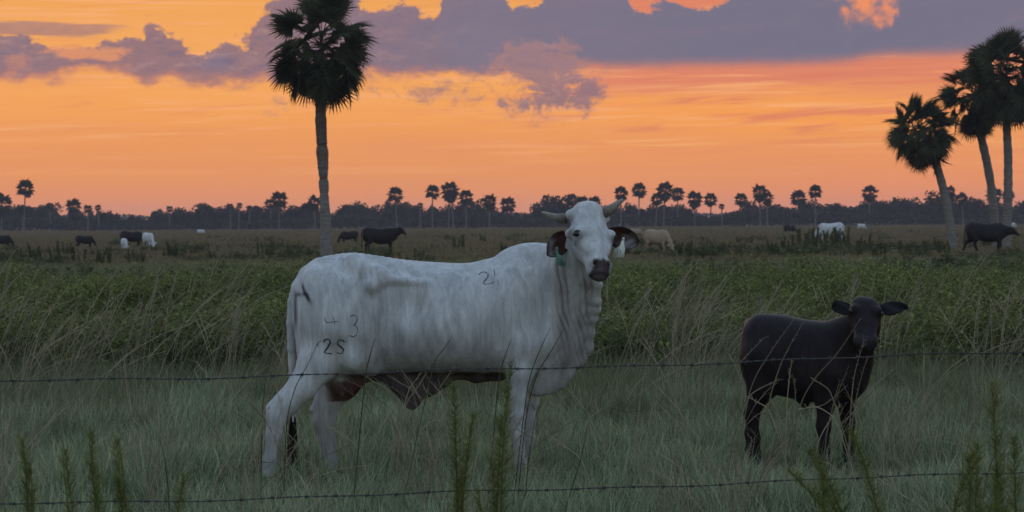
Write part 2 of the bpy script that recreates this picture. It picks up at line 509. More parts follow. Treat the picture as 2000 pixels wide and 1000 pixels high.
def relax(v, q, n=2, f=0.5):
    """light smoothing of a quad mesh"""
    e = np.concatenate([q[:, [0, 1]], q[:, [1, 2]], q[:, [2, 3]], q[:, [3, 0]]])
    e = np.concatenate([e, e[:, ::-1]])
    for it in range(n):
        acc = np.zeros_like(v); c = np.bincount(e[:, 0], minlength=len(v))
        for i in range(3): acc[:, i] = np.bincount(e[:, 0], v[e[:, 1], i], minlength=len(v))
        v = v + (acc / np.maximum(c, 1)[:, None] - v) * (f if it % 2 == 0 else -f * 1.02)
    return v

def ss(x, a, b):
    t = np.clip((x - a) / (b - a), 0, 1)
    return t * t * (3 - 2 * t)
# ------------------------------------------------------------------ ground
def ground_mat():
    m = MT('pasture_soil', 0.95, 0.05)
    p = m.pos()
    a = m.map(m.noise(p, 0.06, 5, 0.6), 0.35, 0.65)
    b = m.map(m.noise(p, 1.2, 5, 0.65), 0.3, 0.7)
    c = m.mix(a, (0.085, 0.085, 0.052), (0.115, 0.100, 0.068))
    c = m.mix(b, m.mix(1.0, c, (0.55, 0.55, 0.55), 'MULTIPLY'), c)
    m.color(c); m.bump(m.noise(p, 6, 5, 0.7), 0.8, 0.05)
    return m.m
n_ = 60
xs_ = np.linspace(-1100, 1100, n_); ys_ = np.linspace(-200, 2000, n_)
gx, gy = np.meshgrid(xs_, ys_, indexing='ij')
gz = np.where((gy > 700), 0.0, 0.0)
gv = np.stack([gx.ravel(), gy.ravel(), gz.ravel()], 1)
ii = np.arange(n_ * n_).reshape(n_, n_)
gf = np.stack([ii[:-1, :-1].ravel(), ii[1:, :-1].ravel(), ii[1:, 1:].ravel(), ii[:-1, 1:].ravel()], 1)
tag(link('ground', mesh_from('ground', gv, gf, ground_mat())), 'flat pasture soil under the grass', None, None, 'structure')

# ------------------------------------------------------------------ evening haze
hz = MB()
x0_, x1_, y0_, y1_, z0_, z1_ = -1150, 1150, -250, 2060, -1.0, 17.5
hz.add([(x0_, y0_, z0_), (x1_, y0_, z0_), (x1_, y1_, z0_), (x0_, y1_, z0_), (x0_, y0_, z1_), (x1_, y0_, z1_), (x1_, y1_, z1_), (x0_, y1_, z1_)],
       [(0, 3, 2, 1), (4, 5, 6, 7), (0, 1, 5, 4), (1, 2, 6, 5), (2, 3, 7, 6), (3, 0, 4, 7)])
hm = bpy.data.materials.new('haze'); hm.use_nodes = True
hm.node_tree.nodes.clear()
pv = hm.node_tree.nodes.new('ShaderNodeVolumePrincipled')
pv.inputs['Color'].default_value = (0.86, 0.82, 0.95, 1); pv.inputs['Density'].default_value = 0.00023
pv.inputs['Anisotropy'].default_value = 0.0
ho_ = hm.node_tree.nodes.new('ShaderNodeOutputMaterial'); hm.node_tree.links.new(pv.outputs[0], ho_.inputs['Volume'])
tag(link('haze', hz.mesh('haze', hm, False)), 'thin evening haze over the pasture', None, None, 'stuff')

# ------------------------------------------------------------------ grass: tufts scattered by geometry nodes
lib = {}
def blade_mat(name, dark, light, tip, patch_scale=0.25, patch=None, rough=0.6, vmin=0.7, vmax=1.3):
    """a leaf colour that differs from tuft to tuft and in drifts across the field"""
    m = MT(name, 0.9, 0.0)
    r = m.rand()
    c = m.mix(r, dark, light)
    d = m.map(m.noise(m.pos(), patch_scale, 4, 0.6), 0.38, 0.62)
    if patch: c = m.mix(d, c, patch)
    t = m.n('ShaderNodeSeparateColor'); m.l(m.attr(), t.inputs[0])
    c = m.mix(m.map(t.outputs[0], 0.3, 1.0), c, tip)
    w = m.n('ShaderNodeMath', operation='MULTIPLY_ADD'); m.l(t.outputs[1], w.inputs[0]); w.inputs[1].default_value = vmax - vmin; w.inputs[2].default_value = vmin
    n = m.n('ShaderNodeMix', data_type='RGBA', blend_type='MULTIPLY'); n.inputs[0].default_value = 1
    m.l(c, n.inputs[6]); m.l(w.outputs[0], n.inputs[7])
    m.color(n.outputs[2])
    tr = m.n('ShaderNodeBsdfTranslucent'); m.l(n.outputs[2], tr.inputs[0])
    mx = m.n('ShaderNodeMixShader'); mx.inputs[0].default_value = 0.35
    m.l(m.b.outputs[0], mx.inputs[1]); m.l(tr.outputs[0], mx.inputs[2])
    m.l(mx.outputs[0], m.t.nodes['Material Output'].inputs['Surface'])
    return m.m

def tuft_mesh(name, mat, n, rad, hmin, hmax, width, lean, segs=3, droop=0.5, seed=0, dead=0.0):
    """blades that bend outward; tone.r holds the height along the blade, tone.g a value of the blade's own"""
    g = np.random.default_rng(seed)
    a = g.uniform(0, 2 * np.pi, n); rr = rad * np.sqrt(g.uniform(0, 1, n))
    bx, by = rr * np.cos(a), rr * np.sin(a)
    h = g.uniform(hmin, hmax, n)
    dirn = a + g.normal(0, 0.8, n); ln = lean * g.uniform(0.2, 1.3, n)
    w = width * g.uniform(0.6, 1.3, n)
    own = g.uniform(0, 1, n)
    th = g.uniform(0, 2 * np.pi, n)
    V, Cc, Fq = [], [], []
    ts = np.linspace(0, 1, segs + 1)
    for k, t in enumerate(ts):
        off = h * ln * (t ** 1.6)
        z = h * (t - droop * ln * t ** 2.4 * 0.5)
        cx = bx + np.cos(dirn) * off; cy_ = by + np.sin(dirn) * off
        ww = w * (1 - t ** 1.5 * 0.92) / 2
        V.append(np.stack([cx - np.cos(th) * ww, cy_ - np.sin(th) * ww, z], 1)); V.append(np.stack([cx + np.cos(th) * ww, cy_ + np.sin(th) * ww, z], 1))
        Cc += [np.stack([np.full(n, t), own, own], 1)] * 2
    V = np.concatenate(V); Cc = np.concatenate(Cc)
    i = np.arange(n)
    for k in range(segs):
        a0 = 2 * k * n + i; b0 = (2 * k + 1) * n + i; a1 = (2 * k + 2) * n + i; b1 = (2 * k + 3) * n + i
        Fq.append(np.stack([a0, b0, b1, a1], 1))
    return mesh_from(name, V, [np.concatenate(Fq)], mat, True, Cc)

def leafy_mesh(name, mat, stems, rad, h, nl, ls, seed=0):
    """a soft weed: upright stems carrying many small pointed leaves"""
    g = np.random.default_rng(seed)
    V, Cc, Fq = [], [], []
    n = stems * nl
    sa = g.uniform(0, 2 * np.pi, stems); sr = rad * np.sqrt(g.uniform(0, 1, stems)); sh = h * g.uniform(0.6, 1.1, stems) * (1 - 0.35 * (sr / rad) ** 2)
    s = np.repeat(np.arange(stems), nl)
    t = g.uniform(0.15, 1.0, n) ** 0.7
    cx = sr[s] * np.cos(sa[s]) * (1 + 0.35 * t) + g.normal(0, 0.035, n); cy_ = sr[s] * np.sin(sa[s]) * (1 + 0.35 * t) + g.normal(0, 0.035, n); cz = sh[s] * t + g.normal(0, 0.015, n)
    az = g.uniform(0, 2 * np.pi, n); el = g.uniform(-0.5, 0.9, n); L = ls * g.uniform(0.6, 1.3, n)
    d = np.stack([np.cos(az) * np.cos(el), np.sin(az) * np.cos(el), np.sin(el)], 1)
    sd = np.stack([-np.sin(az), np.cos(az), g.uniform(-0.4, 0.4, n)], 1)
    c = np.stack([cx, cy_, cz], 1)
    p0 = c; p1 = c + d * (L * 0.5)[:, None] + sd * (L * 0.24)[:, None]; p2 = c + d * L[:, None] - np.array([0, 0, 1]) * (L * 0.15)[:, None]; p3 = c + d * (L * 0.5)[:, None] - sd * (L * 0.24)[:, None]
    V = np.concatenate([p0, p1, p2, p3]); own = g.uniform(0, 1, n)
    Cc = np.tile(np.stack([t * 0.8, own, own], 1), (4, 1)); i = np.arange(n)
    Fq = [np.stack([i, i + n, i + 2 * n, i + 3 * n], 1)]
    return mesh_from(name, V, Fq, mat, True, Cc)

def scatter(name, label, protos, pts, rot, scl, kind='stuff'):
    """one object: the prototype meshes instanced on the given points"""
    coll = bpy.data.collections.new(name + '_prototypes')
    for i, me in enumerate(protos):
        o = bpy.data.objects.new('%s_tuft' % name, me); coll.objects.link(o)
    n = len(pts)
    me = bpy.data.meshes.new(name); me.vertices.add(n); me.vertices.foreach_set('co', np.asarray(pts, np.float32).ravel())
    for an, ty, va in (('rot', 'FLOAT_VECTOR', np.asarray(rot, np.float32)), ('scl', 'FLOAT_VECTOR', np.asarray(scl, np.float32))):
        at = me.attributes.new(an, ty, 'POINT'); at.data.foreach_set('vector', va.ravel())
    at = me.attributes.new('which', 'INT', 'POINT'); at.data.foreach_set('value', NR.integers(0, len(protos), n).astype(np.int32))
    ob = link(name, me)
    t = bpy.data.node_groups.new(name, 'GeometryNodeTree')
    t.interface.new_socket('Geometry', in_out='INPUT', socket_type='NodeSocketGeometry'); t.interface.new_socket('Geometry', in_out='OUTPUT', socket_type='NodeSocketGeometry')
    gi = t.nodes.new('NodeGroupInput'); go = t.nodes.new('NodeGroupOutput')
    ci = t.nodes.new('GeometryNodeCollectionInfo'); ci.inputs['Collection'].default_value = coll
    ci.inputs['Separate Children'].default_value = True; ci.inputs['Reset Children'].default_value = True
    ip = t.nodes.new('GeometryNodeInstanceOnPoints'); ip.inputs['Pick Instance'].default_value = True
    def na(nm, ty):
        k = t.nodes.new('GeometryNodeInputNamedAttribute'); k.data_type = ty; k.inputs['Name'].default_value = nm
        return k.outputs['Attribute']
    t.links.new(gi.outputs[0], ip.inputs['Points']); t.links.new(ci.outputs[0], ip.inputs['Instance'])
    t.links.new(na('which', 'INT'), ip.inputs['Instance Index'])
    e = t.nodes.new('FunctionNodeEulerToRotation'); t.links.new(na('rot', 'FLOAT_VECTOR'), e.inputs[0]); t.links.new(e.outputs[0], ip.inputs['Rotation'])
    t.links.new(na('scl', 'FLOAT_VECTOR'), ip.inputs['Scale'])
    t.links.new(ip.outputs[0], go.inputs[0])
    md = ob.modifiers.new('scatter', 'NODES'); md.node_group = t
    return tag(ob, label, None, None, kind)

def field_points(n, ya, yb, half=0.285, power=1.0, margin=0.6):
    """points between two distances, evenly spread over the ground (power 1) or thinning with distance"""
    u = NR.uniform(0, 1, n)
    if power == 1.0: y = np.sqrt(ya ** 2 + (yb ** 2 - ya ** 2) * u)
    else: y = ya * (yb / ya) ** u
    x = NR.uniform(-1, 1, n) * (half * y + margin)
    return np.stack([x, y, np.zeros(n)], 1)

def lump(x, y, s, seed):
    """smooth drift value about 0..1 over the ground"""
    g = np.random.default_rng(seed); v = 0
    for k in range(6):
        a = g.uniform(0, 2 * np.pi); f = g.uniform(0.5, 1.6) / s
        v = v + np.sin((x * np.cos(a) + y * np.sin(a)) * 2 * np.pi * f + g.uniform(0, 6.28))
    return np.clip(0.5 + v / 6, 0, 1)

def rots(n, tilt=0.12): return np.stack([NR.normal(0, tilt, n), NR.normal(0, tilt, n), NR.uniform(0, 6.283, n)], 1)
def trample(p, h):
    """grass is pressed down where the animals stand"""
    for cx_, y_, r_, lo_ in ((525, 13.5, 0.7, 0.8), (650, 13.9, 0.7, 0.8), (1018, 13.5, 0.7, 0.8), (1490, 14.6, 0.9, 0.5), (1618, 14.2, 0.9, 0.55), (1660, 14.4, 0.8, 0.6)):
        q = GX(cx_, y_); d = np.sqrt((p[:, 0] - q.x) ** 2 + ((p[:, 1] - q.y + 0.35) * 0.75) ** 2)
        h = h * (lo_ + (1 - lo_) * ss(d, 0.2 * r_, 1.1 * r_))
    return h
def scls(n, a, b, zmul=None):
    s = NR.uniform(a, b, n); z = s * (NR.uniform(0.85, 1.2, n) if zmul is None else zmul)
    return np.stack([s, s, z], 1)

MG_NEAR = blade_mat('near_grass', (0.140, 0.190, 0.086), (0.230, 0.280, 0.145), (0.335, 0.370, 0.240), 1.6, (0.078, 0.118, 0.042), vmin=0.5, vmax=1.75)
MG_MID = blade_mat('mid_grass', (0.120, 0.150, 0.066), (0.180, 0.200, 0.098), (0.240, 0.235, 0.135), 0.12, (0.115, 0.150, 0.056), vmin=0.55, vmax=1.35)
MG_FAR = blade_mat('far_grass', (0.150, 0.132, 0.072), (0.200, 0.162, 0.092), (0.220, 0.162, 0.096), 0.03, (0.125, 0.138, 0.064), vmin=0.6, vmax=1.3)
MG_TAN = blade_mat('dry_stalk', (0.27, 0.23, 0.155), (0.38, 0.33, 0.23), (0.40, 0.34, 0.24), 0.4, (0.26, 0.24, 0.145), vmin=0.6, vmax=1.3)
MG_WEED = blade_mat('green_weed', (0.092, 0.115, 0.038), (0.155, 0.172, 0.056), (0.205, 0.215, 0.080), 0.35, (0.066, 0.086, 0.032), vmin=0.35, vmax=1.6)
MG_DARK = blade_mat('dark_weed', (0.070, 0.086, 0.038), (0.098, 0.114, 0.050), (0.115, 0.128, 0.060), 0.3, None, vmin=0.6, vmax=1.3)

MG_WISP = blade_mat('pale_wisp', (0.20, 0.22, 0.12), (0.33, 0.33, 0.20), (0.40, 0.39, 0.27), 0.5, (0.17, 0.20, 0.09), vmin=0.5, vmax=1.4)
# near: fine pale grass about the cattle
near = [tuft_mesh('grass_tuft', MG_NEAR, 46, 0.16, 0.07, 0.22, 0.0055, 0.55, 3, 0.7, 100 + i) for i in range(6)]
p = field_points(9500, 7.6, 23.5)
hz_ = trample(p, 0.45 + 0.75 * lump(p[:, 0], p[:, 1], 1.6, 5) + 0.55 * lump(p[:, 0], p[:, 1] * 0.6, 0.45, 55))
scatter('grass', 'fine pale green grass round the feet of the cattle', near, p, rots(len(p)), scls(len(p), 0.8, 1.35, hz_))
# taller bunches of older grass with tan arching stalks
bun = [tuft_mesh('bunch_grass', MG_MID, 60, 0.15, 0.20, 0.44, 0.006, 0.75, 4, 0.8, 200 + i) for i in range(5)]
p = field_points(3300, 14.0, 22.5)
k = lump(p[:, 0], p[:, 1], 2.2, 6) * (0.35 + 0.65 * ss(p[:, 1], 14.5, 18.5)) > NR.uniform(0.18, 0.55, len(p)); p = p[k]
scatter('bunch_grass', 'older bunch grass in a band behind the cattle', bun, p, rots(len(p), 0.18), scls(len(p), 0.7, 1.25, trample(p, 0.45 + 0.65 * ss(p[:, 1], 14.5, 19.5))))
wis = [tuft_mesh('wisp', MG_WISP, 7, 0.10, 0.25, 0.55, 0.0045, 0.9, 4, 0.9, 250 + i) for i in range(5)]
p = field_points(1500, 10.0, 22.0)
scatter('grass_wisps', 'thin pale wisps rising out of the short grass', wis, p, rots(len(p), 0.2), scls(len(p), 0.6, 1.1, trample(p, NR.uniform(0.5, 1.0, len(p)))))
def stalk_mesh(seed, n=7, h=(0.7, 1.25)):
    g = random.Random(seed); mb = MB(); vs, cs, fs = [], [], []
    for i in range(n):
        a = g.uniform(-0.9, 1.2) if g.random() < 0.8 else g.uniform(0, 6.28); L = g.uniform(*h); ln = g.uniform(0.15, 0.9)
        b = Vector((g.uniform(-.1, .1), g.uniform(-.1, .1), 0)); own = g.random()
        pts = []
        for t in np.linspace(0, 1, 7):
            pts.append(b + Vector((math.cos(a) * ln * L * t ** 1.7, math.sin(a) * 0.5 * ln * L * t ** 1.7, L * (t - 0.32 * ln * t ** 2.6))))
        r = [0.0026, 0.0024, 0.0021, 0.0018, 0.0024, 0.0034, 0.0008]
        mb.tube(pts, r, 3, False, c=(0.5 + 0.5 * own, own, own))
        # the thin awned head
        for q in range(10):
            t = 0.68 + 0.032 * q; k_ = t * 6; i0 = min(5, int(k_)); p_ = pts[i0].lerp(pts[i0 + 1], k_ - i0)
            d = Vector((g.uniform(-1, 1), g.uniform(-1, 1), g.uniform(-0.2, 1))).normalized() * g.uniform(0.02, 0.05) + (pts[i0 + 1] - pts[i0]) * 0.25
            mb.tube([p_, p_ + d], [0.0016, 0.0006], 3, False, c=(1, own, own))
    return mb.mesh('stalk', MG_TAN, True, True)
stk = [stalk_mesh(i) for i in range(6)]
p = field_points(520, 15.4, 25.0)
k = lump(p[:, 0], p[:, 1], 2.5, 9) * ss(p[:, 1], 14.0, 18.0) > NR.uniform(0.2, 0.7, len(p)); p = p[k]
scatter('seed_stalks', 'tan arching seed stalks standing out of the grass behind the cattle', stk, p, rots(len(p), 0.1) * np.array([1, 1, 0.12]), scls(len(p), 0.7, 1.1))
p = field_points(130, 9.5, 14.5)
scatter('sparse_stalks', 'a few thin tan stalks in the short grass in front', stk, p, rots(len(p), 0.25), scls(len(p), 0.35, 0.75))

# the green weedy belt beyond
wd = [leafy_mesh('weed', MG_WEED, 13, 0.28, 0.66, 44, 0.048, 300 + i) for i in range(6)]
p = field_points(7000, 19.5, 47.0)
k = ss(p[:, 1], 19.5, 23.0) * (1 - ss(p[:, 1], 38.0, 47.0)) * (0.45 + 0.9 * lump(p[:, 0], p[:, 1], 7.0, 12)) > NR.uniform(0.12, 0.75, len(p)); p = p[k]
hz_ = 0.55 + 0.75 * lump(p[:, 0], p[:, 1], 4.0, 13)
scatter('leafy_weeds', 'belt of low leafy green weeds across the pasture', wd, p, rots(len(p)), scls(len(p), 0.75, 1.35, hz_))
p = field_points(900, 14.8, 78.0)
k = np.maximum(1 - ss(p[:, 1], 19.0, 24.0), ss(p[:, 1], 38.0, 46.0)) * lump(p[:, 0], p[:, 1], 6.0, 44) > NR.uniform(0.35, 0.85, len(p)); p = p[k]
scatter('scattered_weeds', 'single leafy weeds and small patches among the grass on both sides of the green belt', wd, p, rots(len(p)), scls(len(p), 0.5, 1.1, NR.uniform(0.35, 0.9, len(p)) * (0.5 + 0.5 * ss(p[:, 1], 15.0, 20.0))))
dk = [leafy_mesh('dark_weed', MG_DARK, 12, 0.34, 0.62, 40, 0.06, 330 + i) for i in range(4)]
p = field_points(900, 21.0, 60.0)
k = lump(p[:, 0], p[:, 1], 4.5, 45) > NR.uniform(0.45, 0.85, len(p)); p = p[k]
scatter('dark_weeds', 'darker shrubby weeds mixed into the green belt', dk, p, rots(len(p)), scls(len(p), 0.7, 1.4, NR.uniform(0.5, 1.15, len(p))))
# mid grass
mid = [tuft_mesh('grass_clump', MG_MID, 70, 0.30, 0.16, 0.42, 0.012, 0.45, 3, 0.6, 400 + i) for i in range(5)]
p = field_points(9500, 20.5, 75.0)
hz_ = 0.6 + 0.7 * lump(p[:, 0], p[:, 1], 8.0, 14)
scatter('meadow_grass', 'grey brown grass of the middle pasture', mid, p, rots(len(p)), scls(len(p), 0.8, 1.3, hz_))
# far grass
far = [tuft_mesh('far_clump', MG_FAR, 90, 0.9, 0.14, 0.36, 0.034, 0.30, 2, 0.5, 500 + i) for i in range(5)]
p = field_points(17000, 65.0, 620.0, 0.29, 2.0)
hz_ = 0.65 + 0.5 * lump(p[:, 0], p[:, 1], 40.0, 15)
scatter('far_grass', 'reddish brown tall grass of the far pasture', far, p, rots(len(p), 0.05), scls(len(p), 0.9, 1.5, hz_ * (0.45 + 0.55 * ss(p[:, 1], 118, 200))) * np.stack([1 + p[:, 1] / 260] * 2 + [np.ones(len(p))], 1))
# scattered dark leafy patches far out
fw = [leafy_mesh('far_weed', MG_DARK, 14, 0.7, 0.85, 26, 0.16, 600 + i) for i in range(4)]
p = field_points(1500, 46.0, 240.0, 0.29, 2.0)
k = lump(p[:, 0], p[:, 1], 26.0, 17) > NR.uniform(0.42, 0.8, len(p)); p = p[k]
scatter('far_weeds', 'dark leafy weed patches in the far pasture', fw, p, rots(len(p), 0.05), scls(len(p), 0.5, 1.1, NR.uniform(0.5, 0.9, len(p))))
# ------------------------------------------------------------------ palms
def bark_mat():
    m = MT('palm_bark', 0.9, 0.1)
    o = m.obj()
    ring = m.noise(m.scale(o, (2.0, 2.0, 16.0)), 1.0, 4, 0.6, 0.4)
    fib = m.noise(m.scale(o, (26, 26, 3.0)), 1.0, 5, 0.65)
    c = m.mix(m.map(ring, 0.3, 0.7), (0.180, 0.155, 0.135), (0.330, 0.295, 0.265))
    c = m.mix(m.map(fib, 0.35, 0.7, 0, 0.6), c, (0.105, 0.088, 0.075))
    w = m.mix(1.0, c, m.attr(), 'MULTIPLY')
    m.color(w)
    a = m.n('ShaderNodeMath', operation='ADD'); m.l(ring, a.inputs[0]); m.l(fib, a.inputs[1])
    m.bump(a.outputs[0], 0.8, 0.05)
    return m.m
M_BARK = bark_mat()
M_FROND = blade_mat('palm_frond', (0.032, 0.040, 0.021), (0.062, 0.070, 0.036), (0.082, 0.088, 0.050), 0.5, None, vmin=0.6, vmax=1.35)
M_DEADF = blade_mat('dead_frond', (0.070, 0.056, 0.044), (0.115, 0.095, 0.078), (0.12, 0.10, 0.085), 0.5, None, vmin=0.6, vmax=1.35)

def fan_mesh(name, mat, Lp, Rb, sag, n=24, spread=115, seed=0, fold=0.28, segs=4, width=None, limp=0.0):
    """a costapalmate leaf: a long stalk that arches over and a folded fan of pointed segments with drooping tips"""
    g = np.random.default_rng(seed)
    V, Fq, Cc = [], [], []
    def stalk(t):            # the stalk, and the rib that carries on into the blade
        x = Lp * t; return np.array([x, 0, -sag * Lp * t * t])
    m = 5; k0 = 0
    for i in range(m + 1):
        c = stalk(i / m); r = 0.022 * (1 - 0.5 * i / m)
        V += [c + (0, r, 0.006), c + (0, -r, 0.006), c + (0, 0, -r)]; Cc += [(0.7, 0.6, 0.6)] * 3
    for i in range(m):
        for j in range(3):
            a, b = 3 * i + j, 3 * i + (j + 1) % 3
            Fq.append((a, b, b + 3, a + 3))
    k0 = len(V)
    tip = stalk(1.0); sl = -2 * sag
    fw = np.array([1, 0, sl]); fw /= np.linalg.norm(fw); up = np.array([-fw[2], 0, fw[0]]); sd = np.array([0, 1, 0])
    w0 = width or 2.3 * Rb * math.radians(spread) / n
    for i in range(n):
        ph = math.radians(spread) * (2 * (i + 0.5) / n - 1); own = g.uniform(0, 1)
        L = Rb * (1.0 - 0.30 * (abs(ph) / math.radians(spread)) ** 2) * g.uniform(0.86, 1.08)
        d = fw * math.cos(ph) + sd * math.sin(ph)
        sdv = -fw * math.sin(ph) + sd * math.cos(ph)
        dr = g.uniform(0.10, 0.45) + limp
        for s in range(segs + 1):
            t = s / segs
            r = L * t
            cup = fold * abs(math.sin(ph)) * r * (1 - 0.5 * t)
            arch = -0.18 * r * r / Rb * max(0.2, math.cos(ph))
            c = tip + d * r + up * (cup + arch) + np.array([0, 0, -1]) * dr * (max(0, t - 0.45) ** 2) * L
            ww = w0 * (t * 0.95 + 0.05 if t < 0.5 else (1 - (t - 0.5) / 0.5) ** 0.8 * 0.50 + 0.02) * 0.5
            tw = 0.35 * (1 if i % 2 else -1)
            V += [c + sdv * ww + up * tw * ww, c - sdv * ww - up * tw * ww]; Cc += [(t * 0.8, own, own)] * 2
        for s in range(segs):
            a = k0 + 2 * s; Fq.append((a, a + 1, a + 3, a + 2))
        k0 = len(V)
    return mesh_from(name, np.array(V), [np.array(Fq)], mat, True, np.array(Cc))

FANS = [fan_mesh('frond', M_FROND, 1.12, 0.90, sg_, 26, sp_, 40 + i) for i, (sg_, sp_) in enumerate(((0.06, 112), (0.14, 118), (0.22, 120), (0.30, 112)))]
DEAD = [fan_mesh('dead_frond', M_DEADF, 0.85, 0.85, sg_, 18, 70, 60 + i, 0.6, limp=0.8) for i, sg_ in enumerate((0.45, 0.7))]

def trunk_mesh(pts, tones):
    mb = MB()
    mb.tube([p for p, r in pts], [r for p, r in pts], 14)
    k = len(pts)
    mb.c = [np.repeat(np.array(tones, float), 14, axis=0)]
    return mb.mesh('trunk', M_BARK, True, True)

def smooth_path(pts, n):
    t = np.linspace(0, len(pts) - 1, n); k = np.arange(len(pts))
    A = np.array([list(p) for p in pts], float)
    return [[float(hermite(k, A[:, i], np.array([x])[0])) for i in range(A.shape[1])] for x in t]

def palm(Y, trunk, crown, label, nf, sc, elev=(-45, 85), dead=6, seed=0, extra=(), group=None, squash=1.0):
    """trunk: (px, py, half width in px, tone) from the foot up; crown: px, py of the growing point"""
    g = random.Random(seed)
    s = Y / F
    base = GX(trunk[0][0], Y)
    root = empty('palm_tree', base)
    tag(root, label, 'palm tree', group)
    rows = [((lambda v: (v.x - base.x, 0.0, max(-0.05, v.z)))(P(x, y, Y)), w * s * (1.04 if Y < 100 else 0.9), tn) for x, y, w, tn in trunk]
    rows = [(p[0], p[1], p[2], r, tn) for p, r, tn in rows]
    f = smooth_path(rows, max(40, len(rows) * 4))
    rr = random.Random(seed + 5)
    pts = [((x, y, z), r * (1 + rr.uniform(-0.075, 0.075))) for x, y, z, r, tn in f]
    link('trunk', trunk_mesh(pts, [(tn, tn * (0.86 if tn < 0.75 else 1), tn * (0.78 if tn < 0.75 else 1.02)) for *_, tn in f]), root)
    c = P(crown[0], crown[1], Y); c = Vector((c.x - base.x, 0, c.z))
    top = Vector(f[-1][:3])
    ax = (c - Vector(f[-6][:3])).normalized()
    q = Vector((0, 0, 1)).rotation_difference(ax)
    for i in range(nf):
        u = (i + 0.5) / nf
        e = math.asin(max(-0.99, min(0.995, math.sin(R(elev[1])) + (math.sin(R(elev[0])) - math.sin(R(elev[1]))) * u))) + R(g.uniform(-14, 14)); a = i * 2.39996 + g.uniform(-0.25, 0.25)
        me = FANS[min(3, max(0, int((R(75) - e) / R(125) * 4 + g.uniform(-0.6, 0.6))))]
        o = link('frond', me, root)
        o.rotation_mode = 'QUATERNION'
        o.rotation_quaternion = q @ (Matrix.Rotation(a, 3, 'Z') @ Matrix.Rotation(-e, 3, 'Y') @ Matrix.Rotation(g.gauss(0, 0.75), 3, 'X')).to_quaternion()
        k = sc * (g.uniform(0.90, 1.10) if g.random() < 0.62 else g.uniform(0.50, 0.85)) * (0.95 if u < 0.15 else 1)
        o.scale = (k, k, k)
        o.location = c + ax * (0.55 * (0.5 - u) + g.uniform(-0.1, 0.1)) * sc
    for i in range(dead):
        a = i * 2.39996 + 1.0; o = link('dead_frond', DEAD[i % 2], root)
        o.rotation_euler = (g.uniform(-0.3, 0.3), R(g.uniform(38, 72)), a)
        k = sc * g.uniform(0.7, 1.0); o.scale = (k, k, k); o.location = c - ax * 0.25 * sc
    for a, e, k in extra:
        o = link('frond', FANS[2], root); o.rotation_euler = (0, R(-e), R(a)); o.scale = (k * sc,) * 3; o.location = c - ax * 0.30 * sc
    return root

palm(83, [(640, 545, 14, 1.0), (639, 505, 12.5, 1.0), (637, 470, 11.5, 1.0), (636, 430, 10.5, 0.95), (634, 400, 9.5, 0.95), (633, 378, 8.2, 0.95), (633, 371, 9.2, 0.95), (632.5, 363, 9.5, 0.9), (632, 353, 9.0, 0.8), (632, 348, 7.6, 0.55),
      (631.5, 341, 8.6, 0.8), (631, 325, 10.2, 0.78), (630, 305, 11.0, 0.7), (629, 290, 11.2, 0.68), (629, 283, 9.4, 0.5), (628.5, 277, 10.6, 0.62), (627.5, 255, 10.8, 0.6), (626.5, 230, 10.4, 0.58), (626, 205, 10.0, 0.55), (625.5, 185, 10.0, 0.5), (625, 165, 11.5, 0.42), (625, 140, 14, 0.35), (626, 105, 12, 0.3)],
     (627, 92), 'tall lone cabbage palm with a notched trunk rising behind the rump of the white cow', 76, 1.12, (-52, 88), 9, 3, extra=((205, -62, 0.75), (-20, -50, 0.8), (190, -40, 0.95), (-5, -28, 1.0)))
palm(117, [(1862, 492, 11, 1.0), (1859, 460, 10, 0.95), (1853, 420, 9.5, 0.95), (1846, 385, 9.5, 0.9), (1838, 352, 9, 0.8), (1828, 320, 9, 0.6), (1814, 290, 8, 0.4), (1806, 272, 8, 0.35)],
     (1800, 258), 'shorter leaning cabbage palm at right with a dense round crown', 92, 1.08, (-80, 88), 16, 11)
palm(122, [(1947, 485, 10, 1.0), (1944, 440, 9.5, 0.95), (1938, 380, 9, 0.95), (1928, 320, 9, 0.85), (1918, 275, 9, 0.7), (1911, 240, 9, 0.5), (1905, 200, 8, 0.4)],
     (1902, 190), 'left one of the two tall palms that share a crown at the right edge', 84, 1.06, (-78, 88), 24, 19)
palm(118, [(1965, 490, 11, 1.0), (1967, 440, 10, 0.95), (1969, 380, 9.5, 0.9), (1969, 310, 9, 0.85), (1967, 265, 9, 0.7), (1966, 230, 9, 0.5), (1966, 170, 8, 0.4)],
     (1966, 148), 'tallest palm at the right edge, trunk upright behind the walking black cow', 96, 1.26, (-78, 88), 26, 23)

